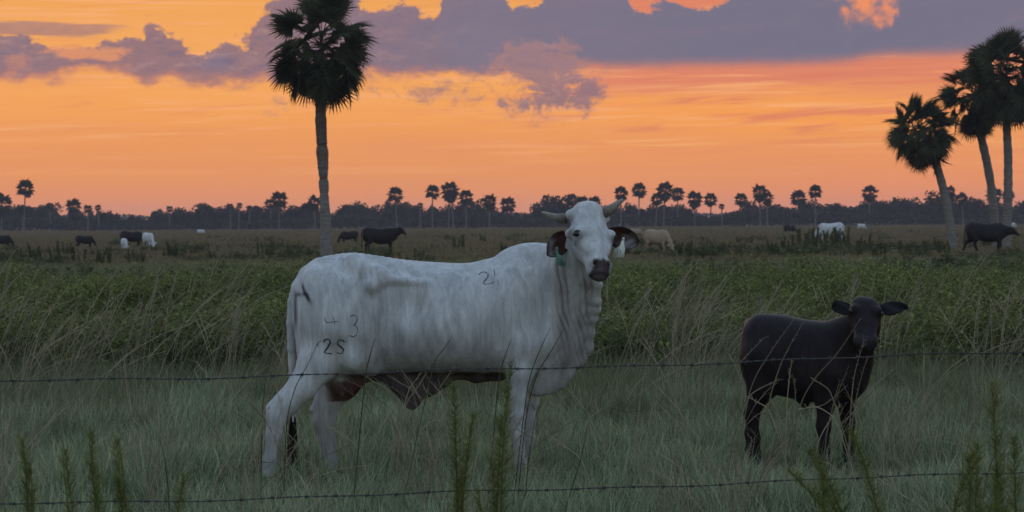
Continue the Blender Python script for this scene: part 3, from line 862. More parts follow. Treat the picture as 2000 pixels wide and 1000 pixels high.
# ------------------------------------------------------------------ the far treeline
M_FPALM = blade_mat('far_palm_leaf', (0.026, 0.030, 0.020), (0.046, 0.050, 0.030), (0.05, 0.054, 0.036), 0.2, None)
def far_crown(seed, nf=30, skirt=-55):
    g = random.Random(seed); V, Fq, Cc = [], [], []
    for i in range(nf):
        u = (i + 0.5) / nf; e = R(80 + (skirt - 80) * u + g.uniform(-10, 10)); a = i * 2.39996 + g.uniform(-0.4, 0.4)
        M_ = Matrix.Rotation(a, 3, 'Z') @ Matrix.Rotation(-e, 3, 'Y')
        Lp = g.uniform(0.75, 1.0); Rb = g.uniform(0.75, 0.95)
        V += [tuple(M_ @ Vector(p)) for p in ((0.05, 0.03, 0), (0.05, -0.03, 0), (Lp, -0.025, -0.12), (Lp, 0.025, -0.12))]; Fq.append((len(V) - 4, len(V) - 3, len(V) - 2, len(V) - 1)); Cc += [(0.5, .5, .5)] * 4
        n = 9
        for k in range(n):
            ph = R(110) * (2 * (k + 0.5) / n - 1); L = Rb * g.uniform(0.8, 1.05) * (1 - 0.25 * abs(ph) / R(110))
            d = Vector((math.cos(ph), math.sin(ph), -0.15)); s = Vector((-math.sin(ph), math.cos(ph), 0.2))
            b = Vector((Lp, 0, -0.12)); own = g.random()
            q = [b, b + d * L * 0.5 + s * 0.19, b + d * L + Vector((0, 0, -0.3 * L)), b + d * L * 0.5 - s * 0.19]
            V += [tuple(M_ @ p) for p in q]; m = len(V); Fq.append((m - 4, m - 3, m - 2, m - 1)); Cc += [(0.6, own, own)] * 4
    return mesh_from('crown', np.array(V), [np.array(Fq)], M_FPALM, True, np.array(Cc))
FCROWN = [far_crown(70, 44, -45), far_crown(71, 52, -78), far_crown(72, 34, -30), far_crown(73, 56, -88)]
mb = MB(); mb.tube([(0, 0, -0.02), (0.012, 0, 0.3), (-0.008, 0.004, 0.6), (0, 0, 1.0)], [1.1, 0.95, 0.9, 0.85], 8, c=(0.7, 0.66, 0.62))
FTRUNK = mb.mesh('trunk', M_BARK, True, True)

def far_palm(px, top, wid, label, Y=560, kind=None, seed=0, foot=None):
    s = Y / F
    b = GX(px, Y)
    r = wid * s / 2                                     # crown radius in metres
    zt = P(px, top, Y).z
    zc = zt - r * 0.92
    root = empty('palm_tree', b); tag(root, label, 'palm tree', 'cabbage palms along the far treeline')
    kind = rnd.randrange(4) if kind is None else kind
    root.rotation_euler = (0, rnd.gauss(0, 0.035), 0)
    c = link('crown', FCROWN[kind], root); c.location = (0, 0, zc); k = r / 1.52
    c.scale = (k, k, k * 1.05); c.rotation_euler = (rnd.uniform(-.12, .12), rnd.uniform(-.12, .12), rnd.uniform(0, 6.28))
    t = link('trunk', FTRUNK, root); t.scale = (0.17, 0.17, zc)
    return root
FP = [(3, 379, 44, 'palm cut by the left edge of the picture, far treeline', 1), (47, 352, 36, 'tallest palm of the far treeline at the far left', 0), (44, 401, 22, 'small palm crown under the tallest far palm at left', 2), (98, 396, 17, 'small palm just right of the tallest far left palm', 2),
      (141, 389, 33, 'palm with a split ragged crown in the far left treeline', 0), (172, 400, 19, 'small palm between the ragged palm and the thin green palm at left', 2), (194, 400, 14, 'thin trunked little green palm standing clear at far left', 2),
      (331, 402, 15, 'lone little palm above the trees, midway between left edge and tall palm', 2), (451, 397, 16, 'left one of three tiny palms in a row, left of the tall palm', 2), (466, 396, 13, 'middle one of three tiny palms in a row, left of the tall palm', 2), (487, 401, 12, 'right one of three tiny palms in a row, left of the tall palm', 2),
      (545, 375, 36, 'ragged leaning palm crown left of the tall lone palm', 0), (530, 388, 24, 'low left half of the ragged palm pair left of the tall lone palm', 2), (597, 396, 24, 'low palm at the left side of the tall trunk', 1), (616, 383, 28, 'palm half hidden behind the tall notched trunk', 1),
      (776, 366, 33, 'palm above the trees over the black cow beyond the white cow', 0), (821, 396, 13, 'tiny palm between the palm over the black cow and the palm clump', 2), (845, 362, 30, 'left palm of the clump in the middle of the far treeline', 0), (876, 356, 38, 'highest palm of the clump in the middle of the far treeline', 3), (886, 368, 28, 'lower palm crowded against the highest one of the middle clump', 1),
      (911, 372, 31, 'palm standing right of the middle clump', 0), (956, 380, 31, 'round palm left of the white cow horns, second from the clump', 1), (993, 386, 34, 'low palm nearest the left horn of the white cow', 0),
      (1120, 379, 26, 'palm behind the forehead of the white cow, left of three', 0), (1138, 383, 28, 'palm behind the forehead of the white cow, middle of three', 3), (1161, 384, 28, 'palm behind the forehead of the white cow, right of three', 0),
      (1213, 365, 29, 'palm directly above the tip of the right horn', 1), (1248, 358, 31, 'clear standing palm with a thin trunk right of the right horn', 0), (1296, 357, 36, 'largest palm of the group right of the horns', 1), (1281, 378, 26, 'low palm at the left of the group right of the horns', 0), (1324, 367, 29, 'palm leaning on the right side of the group right of the horns', 0),
      (1357, 374, 33, 'broad palm between the group and the pale gap in the trees', 1), (1389, 378, 28, 'palm at the left end of the pale gap', 0), (1411, 398, 13, 'small palm inside the pale gap', 2), (1444, 378, 28, 'palm at the right end of the pale gap', 0), (1485, 361, 34, 'tall dense palm of the leaning pair right of the pale gap', 1), (1499, 375, 28, 'lower palm of the leaning pair right of the pale gap', 3),
      (1558, 372, 33, 'palm left of the slim one above the far white cow', 0), (1593, 362, 28, 'slim palm above the far white cow', 0), (1698, 363, 33, 'lone palm with a hanging skirt between the far white cow and the leaning palm', 3),
      (1859, 364, 24, 'palm crown just right of the leaning trunk', 1), (1882, 377, 24, 'second low palm right of the leaning trunk', 1), (1944, 366, 34, 'palm crown seen between the two tall right trunks', 1), (1968, 371, 26, 'palm crown behind the rightmost trunk', 1)]
for i, (x, t, w, lb, kd) in enumerate(FP):
    far_palm(x, t, w, lb, 520 + 70 * rnd.random(), kd, i)

M_LEAF = blade_mat('far_tree_leaf', (0.030, 0.030, 0.022), (0.050, 0.048, 0.034), (0.055, 0.053, 0.040), 0.05, None, vmin=0.55, vmax=1.4)
def broad_crown(seed, n=1500):
    """leaf clumps on and inside a handful of lobes; unit width, unit height"""
    g = np.random.default_rng(seed); V = []
    lobes = [(g.uniform(-0.30, 0.30), g.uniform(-0.3, 0.3), g.uniform(0.25, 0.78), g.uniform(0.15, 0.26)) for _ in range(13)] + [(0, 0, 0.45, 0.36)]
    w = np.array([l[3] ** 2 for l in lobes]); w /= w.sum()
    k = g.choice(len(lobes), n, p=w); Lb = np.array(lobes)[k]
    d = g.normal(0, 1, (n, 3)); d /= np.linalg.norm(d, axis=1)[:, None]
    r = Lb[:, 3] * g.uniform(0.55, 1.06, n)
    c = Lb[:, :3] + d * r[:, None]
    c[:, 2] = np.clip(c[:, 2], 0.04, None)
    a = g.normal(0, 1, (n, 3)); a /= np.linalg.norm(a, axis=1)[:, None]; b = np.cross(a, g.normal(0, 1, (n, 3))); b /= np.linalg.norm(b, axis=1)[:, None]
    s = g.uniform(0.03, 0.068, n)[:, None]
    V = np.concatenate([c - a * s, c + b * s * 0.6, c + a * s, c - b * s * 0.6]); i = np.arange(n); own = g.uniform(0, 1, n)
    return mesh_from('crown', V, [np.stack([i, i + n, i + 2 * n, i + 3 * n], 1)], M_LEAF, True, np.tile(np.stack([own * 0 + 0.5, own, own], 1), (4, 1)))
BC = [broad_crown(80 + i) for i in range(6)]
SKY = [(-200, 410), (0, 410), (20, 408), (60, 410), (100, 405), (115, 424), (150, 424), (185, 418), (215, 417), (240, 426), (260, 423), (285, 427), (310, 414), (340, 418), (365, 411), (420, 404), (435, 410), (480, 414), (520, 414), (545, 404), (570, 409), (600, 402), (640, 423), (665, 409), (690, 400), (740, 404),
       (755, 414), (772, 396), (800, 404), (830, 410), (860, 400), (900, 414), (930, 404), (960, 403), (990, 417), (1040, 414), (1060, 398), (1080, 378), (1096, 396), (1120, 404), (1200, 407), (1250, 411), (1300, 404), (1350, 409), (1375, 424), (1400, 430), (1435, 426), (1452, 402), (1480, 407), (1520, 407), (1560, 401), (1600, 399), (1650, 407), (1680, 396),
       (1720, 395), (1760, 401), (1790, 388), (1830, 391), (1870, 394), (1920, 394), (1960, 399), (2000, 401), (2200, 400)]
skx = [a for a, b in SKY]; sky_ = [b for a, b in SKY]
marks = sorted([(x, lb) for x, t, w, lb, kd in FP])
SHORT = [(47, 'the tallest far left palm'), (141, 'the ragged far left palm'), (194, 'the thin green palm at left'), (331, 'the lone little palm at left'), (466, 'the three tiny palms'), (545, 'the ragged leaning palm'), (637, 'the tall notched trunk'), (742, 'the black cow beyond the white cow'), (866, 'the middle palm clump'), (956, 'the round palm left of the horns'),
         (1080, 'the left horn'), (1213, 'the right horn'), (1248, 'the clear standing palm'), (1300, 'the palm group right of the horns'), (1411, 'the pale gap'), (1490, 'the leaning palm pair'), (1593, 'the slim palm over the far white cow'), (1698, 'the lone skirted palm'), (1858, 'the leaning near palm'), (1960, 'the two tall right palms')]
trees = []
x = -190
while x < 2190:
    top = float(np.interp(x, skx, sky_)); h = 445 - top
    w = rnd.uniform(0.9, 1.7) * max(24, h)
    trees.append((x, top + rnd.uniform(-3, 7) - (rnd.uniform(3, 11) if rnd.random() < 0.22 else 0), w * (0.7 if rnd.random() < 0.3 else 1))); x += w * rnd.uniform(0.26, 0.42)
cnt = {}
ORD = 'zeroth first second third fourth fifth sixth seventh eighth ninth tenth eleventh twelfth thirteenth fourteenth fifteenth sixteenth'.split()
for i, (x, top, w) in enumerate(trees):
    Y = rnd.uniform(575, 650)
    b = GX(x, Y); s = Y / F
    H = max(2.0, P(x, top, Y).z)
    root = empty('broadleaf_tree', b)
    k, nm = min(SHORT, key=lambda q: abs(q[0] - x))
    side = 'left of' if x < k - 6 else ('right of' if x > k + 6 else 'behind')
    n_ = cnt[(k, side)] = cnt.get((k, side), 0) + 1
    size = 'low' if H < 5 else ('tall' if H > 7.5 else 'middling')
    tag(root, '%s far broadleaf tree, %s%s %s' % (size, '' if n_ == 1 else ORD[n_] + ' ', side, nm), 'tree', 'broadleaf trees along the far treeline')
    root['label'] = ' '.join(root['label'].split())
    c = link('crown', BC[i % 6], root); c.scale = (w * s, w * s, H / 0.86); c.rotation_euler = (0, 0, rnd.uniform(0, 6.28))
    t = link('trunk', FTRUNK, root); t.scale = (0.16, 0.16, H * 0.6)
# the woods behind them, and the low growth at their feet
def wood(name, label, Y, ya, yb, step, size):
    V, Cc = [], []
    g = np.random.default_rng(5)
    n = int(Y * 0.66 / step * 24)
    x = g.uniform(-0.33 * Y, 0.33 * Y, n); hmax = ya + (yb - ya) * lump(x, x * 0, 45.0, 31) * (0.7 + 0.3 * lump(x, x * 0, 9.0, 32))
    z = hmax * g.uniform(0, 1, n) ** 0.8; y = Y + g.uniform(-8, 8, n)
    c = np.stack([x, y, z], 1)
    a = g.normal(0, 1, (n, 3)); a /= np.linalg.norm(a, axis=1)[:, None]; b = np.cross(a, g.normal(0, 1, (n, 3))); b /= np.linalg.norm(b, axis=1)[:, None]
    s = size * g.uniform(0.6, 1.3, n)[:, None]
    V = np.concatenate([c - a * s, c + b * s * 0.7, c + a * s, c - b * s * 0.7]); i = np.arange(n); own = g.uniform(0, 1, n)
    tag(link(name, mesh_from(name, V, [np.stack([i, i + n, i + 2 * n, i + 3 * n], 1)], M_LEAF, True, np.tile(np.stack([own * 0 + 0.5, own, own], 1), (4, 1)))), label, None, None, 'stuff')
wood('distant_woods', 'pale far-off woods behind the treeline', 1300, 6.0, 9.0, 1.2, 1.1)
wood('undergrowth', 'low dark undergrowth at the foot of the far treeline', 566, 1.6, 5.2, 0.40, 0.46)
# ------------------------------------------------------------------ cattle
HEAD_ROWS = [(-0.12, 0.10, 0.00, 0.10), (-0.04, 0.19, 0.07, 0.20), (0.05, 0.245, 0.115, 0.28), (0.16, 0.27, 0.135, 0.34), (0.30, 0.275, 0.125, 0.40), (0.42, 0.245, 0.11, 0.40),
             (0.58, 0.20, 0.10, 0.32), (0.74, 0.168, 0.09, 0.24), (0.88, 0.172, 0.088, 0.20), (0.98, 0.180, 0.072, 0.18), (1.06, 0.155, 0.04, 0.14), (1.12, 0.09, -0.02, 0.07)]

def hide_mat(name, coarse=1.0, strength=0.35, rough=0.75, lo=0.80, hi=1.10):
    """short hair: the tones painted on the mesh, broken by fine streaks that run down the flank"""
    m = MT(name, rough, 0.15)
    o = m.obj()
    streak = m.noise(m.scale(o, (24 * coarse, 24 * coarse, 4 * coarse)), 1.0, 7, 0.62, 0.8)
    broad = m.noise(m.scale(o, (9 * coarse, 9 * coarse, 2.6 * coarse)), 1.0, 4, 0.6, 0.8)
    fine = m.noise(m.scale(o, (190, 190, 45)), 1.0, 3, 0.6)
    blot = broad
    g = m.map(streak, 0.28, 0.72, lo, hi)
    c = m.mix(1.0, m.attr(), m.mix(g, (0, 0, 0), (1, 1, 1)), 'MULTIPLY')
    n = m.n('ShaderNodeMix', data_type='RGBA', blend_type='MULTIPLY'); n.inputs[0].default_value = 1.0
    m.l(m.attr(), n.inputs[6])
    v = m.n('ShaderNodeMath', operation='MULTIPLY'); m.l(g, v.inputs[0]); m.l(m.map(blot, 0.32, 0.68, 1 - 1.1 * (1 - lo), 1.06), v.inputs[1])
    v2 = m.n('ShaderNodeMath', operation='MULTIPLY'); m.l(v.outputs[0], v2.inputs[0]); m.l(m.map(fine, 0.3, 0.7, 0.93, 1.07), v2.inputs[1])
    m.l(v2.outputs[0], n.inputs[7])
    m.color(n.outputs[2])
    h = m.n('ShaderNodeMath', operation='ADD'); m.l(streak, h.inputs[0]); m.l(fine, h.inputs[1])
    m.bump(h.outputs[0], strength, 0.012)
    return m.m

M_WHITE = hide_mat('white_hide', 1.0, 0.45, 0.85, 0.74, 1.20)
M_BLACK = hide_mat('black_hide', 1.3, 0.22, 0.55, 0.6, 1.6)
M_TAN = hide_mat('tan_hide', 1.2, 0.3)
M_EYE = plain('eye_dark', (0.012, 0.008, 0.006), 0.12, 0.1, spec=0.5)
M_HORN = None

def horn_mat():
    m = MT('horn', 0.55, 0.3)
    c = m.mix(m.map(m.noise(m.scale(m.obj(), (40, 40, 40)), 1.0, 4), 0.3, 0.7), (0.8, 0.8, 0.8), (1.15, 1.12, 1.1))
    m.color(m.mix(1.0, m.attr(), c, 'MULTIPLY'))
    m.bump(m.noise(m.obj(), 90, 3), 0.2, 0.004)
    return m.m
M_HORN = horn_mat()
def tone_mat(name, rough=0.7, spec=0.2):
    m = MT(name, rough, spec)
    f = m.map(m.noise(m.obj(), 120, 3), 0.3, 0.7, 0.75, 1.2)
    n = m.n('ShaderNodeMix', data_type='RGBA', blend_type='MULTIPLY'); n.inputs[0].default_value = 1
    m.l(m.attr(), n.inputs[6]); m.l(f, n.inputs[7]); m.color(n.outputs[2])
    m.bump(m.noise(m.obj(), 200, 3), 0.3, 0.003)
    return m.m
M_EAR = tone_mat('ear_skin')
M_HAIR = plain('dark_tail_hair', (0.018, 0.013, 0.010), 0.8, 0.4, 60)
M_BRAND2 = plain('old_brand_scar', (0.16, 0.155, 0.165), 0.85, 0.6, 90)
M_BRAND = plain('brand_scar', (0.06, 0.055, 0.062), 0.85, 0.6, 150)

def make_ear(base, tip, nrm, W, cup, tones, droop=0.0, prof=(0.30, 0.72, 0.97, 1.0, 0.86, 0.55, 0.10), nu=14, nv=9, bow=0.0):
    """a cupped leaf of skin with thickness; tones(u, v, front) gives the colour"""
    base, tip, nrm = Vector(base), Vector(tip), Vector(nrm)
    ax = tip - base; L = ax.length; ax.normalize()
    nrm = (nrm - ax * nrm.dot(ax)).normalized()
    sd = nrm.cross(ax).normalized()
    V, C = [], []
    for layer in (0, 1):
        for i in range(nu):
            u = i / (nu - 1)
            w = float(np.interp(u, np.linspace(0, 1, len(prof)), prof)) * W
            for j in range(nv):
                v = 2 * j / (nv - 1) - 1
                p = base + ax * (u * L) + sd * (v * w + bow * math.sin(math.pi * u)) + nrm * (cup * (abs(v) ** 2 - 0.6) * (w / W) + 0.012 * math.sin(3 * v + 5 * u)) + Vector((0, 0, -1)) * droop * u * u
                p -= nrm * (0.007 * layer)
                V.append(p); C.append(tones(u, v, layer == 0))
    fs = []
    k = nu * nv
    for i in range(nu - 1):
        for j in range(nv - 1):
            a = i * nv + j
            fs.append((a, a + 1, a + nv + 1, a + nv)); fs.append((k + a, k + a + nv, k + a + nv + 1, k + a + 1))
    rim = [(i, 0) for i in range(nu)] + [(nu - 1, j) for j in range(1, nv)] + [(i, nv - 1) for i in range(nu - 2, -1, -1)] + [(0, j) for j in range(nv - 2, 0, -1)]
    for (i0, j0), (i1, j1) in zip(rim, rim[1:] + rim[:1]):
        a, b = i0 * nv + j0, i1 * nv + j1
        fs.append((a, b, b + k, a + k))
    mb = MB(); mb.add([tuple(p) for p in V], fs, np.array(C))
    return mb.mesh('ear', M_EAR, True, True)


# ---- the white cow in front -------------------------------------------------------------------------------------------------
Y0 = 13.75
WC = GX(850, Y0)
def C(px, py, dy=0.0): return P(px, py, Y0 + dy) - WC

def build_white_cow():
    root = empty('cow', WC)
    tag(root, 'big white humped cow with horns and a branded flank standing side-on in the grass', 'cow')
    f = Field(tuple(Vector((C(505, 500).x - 0.06, -0.78, -0.02))), (C(1215, 500).x + 0.05, 0.40, C(1150, 395, -0.3).z + 0.06), 0.0085)
    rows = [(579, 560, 690, 0.08), (584, 545, 716, 0.14), (596, 522, 735, 0.19), (612, 509, 742, 0.215), (640, 499, 744, 0.235), (690, 493.5, 740, 0.25), (735, 499, 733, 0.262), (790, 507, 730, 0.285), (850, 512, 731, 0.31),
            (905, 514, 731, 0.31), (955, 505, 733, 0.285), (1000, 494, 738, 0.25), (1035, 487, 742, 0.225), (1062, 487, 742, 0.20), (1088, 500, 735, 0.17), (1118, 530, 715, 0.13), (1142, 560, 690, 0.085), (1156, 590, 668, 0.05)]
    f.torso([(C(x, t).x, C(x, t).z, C(x, b).z, w, 0.0) for x, t, b, w in rows], 0.05, 2.05)
    # rump, hip bones, thigh
    f.ball(C(640, 610, -0.12), (0.20, 0.15, 0.27), 0.08)
    f.ball(C(660, 610, 0.12), (0.20, 0.15, 0.27), 0.08)
    for s in (-1, 1):
        f.bone(C(742, 540, 0.20 * s), C(728, 556, 0.235 * s), 0.05, 0.045, 0.06)           # hook bone
        f.bone(C(748, 546, 0.215 * s), C(832, 553, 0.22 * s), 0.030, 0.018, 0.035)          # shelf of the loin
        f.ball(C(790, 594, 0.36 * s), (0.15, 0.125, 0.12), 0.09, cut=True)                  # hollow flank
        f.ball(C(752, 655, 0.375 * s), (0.055, 0.10, 0.23), 0.08, M=[(0.985, 0, 0.17), (0, 1, 0), (-0.17, 0, 0.985)], cut=True)   # fold between thigh and barrel
        f.ball(C(962, 640, 0.365 * s), (0.045, 0.085, 0.24), 0.07, M=[(0.985, 0, -0.17), (0, 1, 0), (0.17, 0, 0.985)], cut=True)   # groove behind the shoulder
        f.bone(C(690, 515, 0.10 * s), C(742, 540, 0.20 * s), 0.06, 0.05, 0.05)
        f.bone(C(618, 548, 0.13 * s), C(650, 640, 0.20 * s), 0.07, 0.09, 0.06)              # pin bone and ham
        f.bone(C(700, 700, 0.17 * s), C(726, 716, 0.12 * s), 0.08, 0.05, 0.06)              # stifle
        f.bone(C(1072, 590, 0.13 * s), C(1062, 665, 0.15 * s), 0.06, 0.075, 0.06)           # point of the shoulder
        f.ball(C(1000, 600, 0.13 * s), (0.13, 0.11, 0.26), 0.07, M=[(0.97, 0, 0.22), (0, 1, 0), (-0.22, 0, 0.97)])  # shoulder blade
        f.ball(C(1030, 668, 0.15 * s), (0.11, 0.09, 0.11), 0.07)
    f.ball(C(1038, 505, 0), (0.17, 0.10, 0.075), 0.09)                                      # low hump
    # tail
    f.chain([(C(622, 522, 0.0), 0.055), (C(598, 536, 0.0), 0.046), (C(581, 560, -0.02), 0.037), (C(571.5, 590, -0.03), 0.031), (C(567.5, 630, -0.03), 0.026), (C(569, 680, -0.01), 0.024), (C(571, 730, 0.04), 0.022), (C(573, 780, 0.08), 0.020), (C(574, 822, 0.08), 0.020)], 0.012)
    f.ball(C(592, 565, -0.02), (0.055, 0.05, 0.06), 0.03)
    # hind legs
    f.chain([(C(645, 655, -0.13), 0.155), (C(622, 708, -0.16), 0.125), (C(593, 752, -0.18), 0.088), (C(560, 790, -0.19), 0.068), (C(541, 812, -0.195), 0.060), (C(534, 850, -0.2), 0.045), (C(527, 900, -0.2), 0.038), (C(524, 932, -0.2), 0.044), (C(521, 955, -0.21), 0.058)], 0.03, 0.8)
    f.bone(C(584, 738, -0.17), C(526, 797, -0.19), 0.030, 0.026, 0.02)                    # Achilles cord to the hock
    f.chain([(C(700, 690, 0.13), 0.14), (C(668, 745, 0.16), 0.115), (C(640, 785, 0.17), 0.078), (C(632, 822, 0.175), 0.066), (C(638, 858, 0.175), 0.048), (C(648, 905, 0.17), 0.040), (C(656, 935, 0.17), 0.048), (C(660, 955, 0.16), 0.056)], 0.03, 0.8)
    f.bone(C(640, 760, 0.16), C(614, 800, 0.175), 0.035, 0.03, 0.02)
    # fore legs
    f.chain([(C(1022, 675, -0.15), 0.13), (C(1016, 725, -0.165), 0.083), (C(1012, 775, -0.165), 0.048), (C(1010, 812, -0.16), 0.046), (C(1013, 850, -0.155), 0.036), (C(1016, 905, -0.155), 0.034), (C(1018, 935, -0.155), 0.043), (C(1021, 955, -0.17), 0.055)], 0.03, 0.85)
    f.chain([(C(1050, 680, 0.12), 0.13), (C(1042, 735, 0.14), 0.078), (C(1034, 785, 0.145), 0.050), (C(1031, 820, 0.145), 0.046), (C(1031, 860, 0.145), 0.036), (C(1030, 910, 0.145), 0.034), (C(1031, 938, 0.145), 0.043), (C(1034, 955, 0.13), 0.054)], 0.03, 0.85)
    # hanging navel fold and udder
    f.chain([(C(700, 738, 0), 0.03), (C(745, 732, 0), 0.035), (C(790, 748, -0.02), 0.05), (C(840, 738, 0), 0.045), (C(890, 730, 0), 0.030), (C(930, 735, 0), 0.035), (C(975, 734, 0), 0.034)], 0.04, 0.7)
    for a, b in (((772, 748), (796, 790)), ((800, 752), (806, 795)), ((832, 748), (816, 786)), ((868, 742), (838, 770))):
        f.bone(C(a[0], a[1], -0.02), C(b[0], b[1], -0.02), 0.045, 0.018, 0.045, 0.6)
    f.ball(C(672, 748, 0.02), (0.115, 0.10, 0.075), 0.05)
    for x, y, d in ((668, 768, -0.05), (686, 764, -0.05), (676, 770, 0.06), (694, 760, 0.05)):
        f.bone(C(x, y - 10, d), C(x, y + 6, d), 0.016, 0.011, 0.012)
    # brisket, dewlap
    f.chain([(C(1060, 690, 0), 0.15), (C(1072, 730, 0), 0.10), (C(1050, 752, 0), 0.07)], 0.06, 0.7)
    f.chain([(C(1090, 668, 0), 0.14), (C(1118, 690, 0), 0.07), (C(1088, 742, 0), 0.05)], 0.06, 0.6)
    edge = [(1170, 556, -0.24), (1166, 588, -0.17), (1165, 604, -0.13), (1159, 622, -0.09), (1152, 650, -0.05), (1150, 680, -0.03), (1132, 704, -0.02), (1108, 732, -0.01), (1076, 760, 0)]
    core = [(1148, 540, -0.22), (1140, 575, -0.15), (1135, 600, -0.11), (1130, 620, -0.08), (1120, 645, -0.05), (1112, 665, -0.02), (1100, 680, 0), (1082, 705, 0), (1058, 735, 0)]
    for i, (a, b) in enumerate(zip(core, edge)):
        f.bone(C(*a), C(*b), 0.06, 0.017, 0.045)
    f.chain([(C(*e), 0.018) for e in edge], 0.03)
    # neck
    f.bone(C(1058, 600, 0.0), C(1112, 530, -0.12), 0.215, 0.155, 0.09, 0.72)
    f.bone(C(1112, 530, -0.12), C(1142, 468, -0.26), 0.155, 0.115, 0.07, 0.85)
    f.bone(C(1070, 650, 0.0), C(1136, 540, -0.16), 0.17, 0.09, 0.08, 0.7)
    # head
    H0 = C(1149, 417, -0.30); Hm = C(1171, 527, -0.53)
    a = (Hm - H0); L = a.length; a.normalize()
    n = Vector((0.42, -1.0, 0.1)); n = (n - a * n.dot(a)).normalized()
    l = n.cross(a).normalized()
    HEAD = lambda side, t, out: H0 + l * side * L + a * t * L + n * out * L
    WHEAD = [(-0.12, 0.10, 0.00, 0.10), (-0.05, 0.185, 0.06, 0.20), (0.05, 0.232, 0.10, 0.26), (0.20, 0.266, 0.125, 0.32), (0.42, 0.278, 0.13, 0.39), (0.54, 0.255, 0.115, 0.40),
             (0.66, 0.20, 0.10, 0.34), (0.78, 0.165, 0.092, 0.25), (0.90, 0.172, 0.090, 0.20), (0.99, 0.178, 0.072, 0.18), (1.07, 0.150, 0.04, 0.14), (1.13, 0.085, -0.02, 0.07)]
    f.loft(H0, (l, a, n), L, WHEAD, 0.035, 2.4)
    for s in (-1, 1):
        f.ball(HEAD(0.235 * s, 0.42, 0.08), (0.038, 0.034, 0.034), 0.03)                   # brow
        f.bone(HEAD(0.21 * s, 0.50, 0.01), HEAD(0.15 * s, 0.70, 0.04), 0.032, 0.02, 0.03)   # cheek bone
        f.bone(HEAD(0.15 * s, 0.03, -0.03), HEAD(0.28 * s, 0.03, -0.03), 0.042, 0.031, 0.03)  # horn root
        f.bone(HEAD(0.22 * s, 0.30, -0.10), HEAD(0.31 * s, 0.33, -0.10), 0.040, 0.030, 0.03)  # ear root
        f.ball(HEAD(0.105 * s, 0.945, 0.085), (0.026, 0.026, 0.03), 0.02)                    # nostril rim
        f.ball(HEAD(0.112 * s, 0.955, 0.115), (0.013, 0.017, 0.02), 0.012, cut=True)
    f.ball(HEAD(0, -0.03, 0.03), (0.075, 0.05, 0.06), 0.06)
    f.bone(HEAD(0, 0.35, 0.085), HEAD(0, 0.84, 0.07), 0.03, 0.03, 0.04)
    f.bone(HEAD(0, 1.06, -0.06), HEAD(0, 0.92, -0.16), 0.035, 0.04, 0.03)                   # lower lip
    v, q = f.surface()
    v = relax(v, q, 4, 0.5)
    # ribs, wrinkles of the neck, skin folds behind the shoulder
    x0 = lambda px: C(px, 600).x
    x, y, z = v.T
    near = np.abs(y)
    zc = lambda py: C(900, py).z
    nrm = np.zeros_like(v)
    fn = np.cross(v[q[:, 2]] - v[q[:, 0]], v[q[:, 3]] - v[q[:, 1]])
    for i in range(4): np.add.at(nrm, q[:, i], fn)
    nrm /= np.maximum(np.linalg.norm(nrm, axis=1), 1e-9)[:, None]
    rib = ss(x, x0(820), x0(860)) * (1 - ss(x, x0(960), x0(990))) * ss(z, zc(700), zc(640)) * (1 - ss(z, zc(570), zc(535)))
    dsp = 0.0040 * np.sin((x + 0.25 * (z - 1.0)) * 2 * np.pi / 0.075) * rib
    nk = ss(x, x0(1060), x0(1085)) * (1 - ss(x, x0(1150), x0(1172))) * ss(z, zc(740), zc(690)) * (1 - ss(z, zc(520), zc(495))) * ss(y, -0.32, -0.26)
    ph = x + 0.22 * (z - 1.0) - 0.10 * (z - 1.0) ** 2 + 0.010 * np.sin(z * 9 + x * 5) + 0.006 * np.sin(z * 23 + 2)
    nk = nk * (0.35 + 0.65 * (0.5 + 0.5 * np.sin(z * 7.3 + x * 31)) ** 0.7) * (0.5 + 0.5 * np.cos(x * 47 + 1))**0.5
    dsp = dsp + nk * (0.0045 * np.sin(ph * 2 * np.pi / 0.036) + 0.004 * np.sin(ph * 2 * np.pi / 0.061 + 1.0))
    fo = ss(x, x0(610), x0(640)) * (1 - ss(x, x0(800), x0(840))) * ss(z, zc(560), zc(530))
    dsp = dsp + fo * 0.0016 * np.sin((x + 0.35 * z) * 2 * np.pi / 0.04)
    v = v + nrm * dsp[:, None]
    # hide colours, with shade of flank, legs and neck folds painted in
    c = np.empty((len(v), 3)); c[:] = (0.57, 0.57, 0.575)
    def paint(m, col):
        nonlocal c
        m = np.clip(m, 0, 1)[:, None]
        c = c * (1 - m) + np.array(col) * m
    blob = lambda px, py, rx, ry, t=0.0: np.exp(-((((x - C(px, py).x) - t * (z - zc(py))) / rx) ** 2 + ((z - zc(py)) / ry) ** 2))
    wob = 0.03 * np.sin(x * 23 + z * 11) + 0.02 * np.sin(x * 51 - z * 37)
    paint(np.clip(nk * 1.5, 0, 1) * (0.35 + 0.6 * np.clip(-np.sin(ph * 2 * np.pi / 0.036), 0, 1)), (0.25, 0.21, 0.205))  # grey neck hide, with shade painted into the folds
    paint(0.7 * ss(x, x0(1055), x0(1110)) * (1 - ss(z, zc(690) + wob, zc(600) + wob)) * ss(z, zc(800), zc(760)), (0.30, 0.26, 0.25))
    paint(0.45 * (1 - ss(z + wob, zc(735), zc(640))) * ss(x, x0(690), x0(740)) * (1 - ss(x, x0(980), x0(1030))), (0.30, 0.28, 0.29))  # painted shade, deeper towards the belly
    paint(0.4 * ss(x, x0(690) + wob, x0(720)) * (1 - ss(x, x0(735) + wob, x0(790))) * (1 - ss(z, zc(600), zc(555))) * ss(z, zc(720), zc(690)), (0.36, 0.34, 0.34))  # painted shade in the hollow between thigh and barrel
    paint(0.6 * (1 - ss(z + wob, 0.20, 0.62)), (0.26, 0.23, 0.21))  # painted shade on the legs, deeper towards the feet
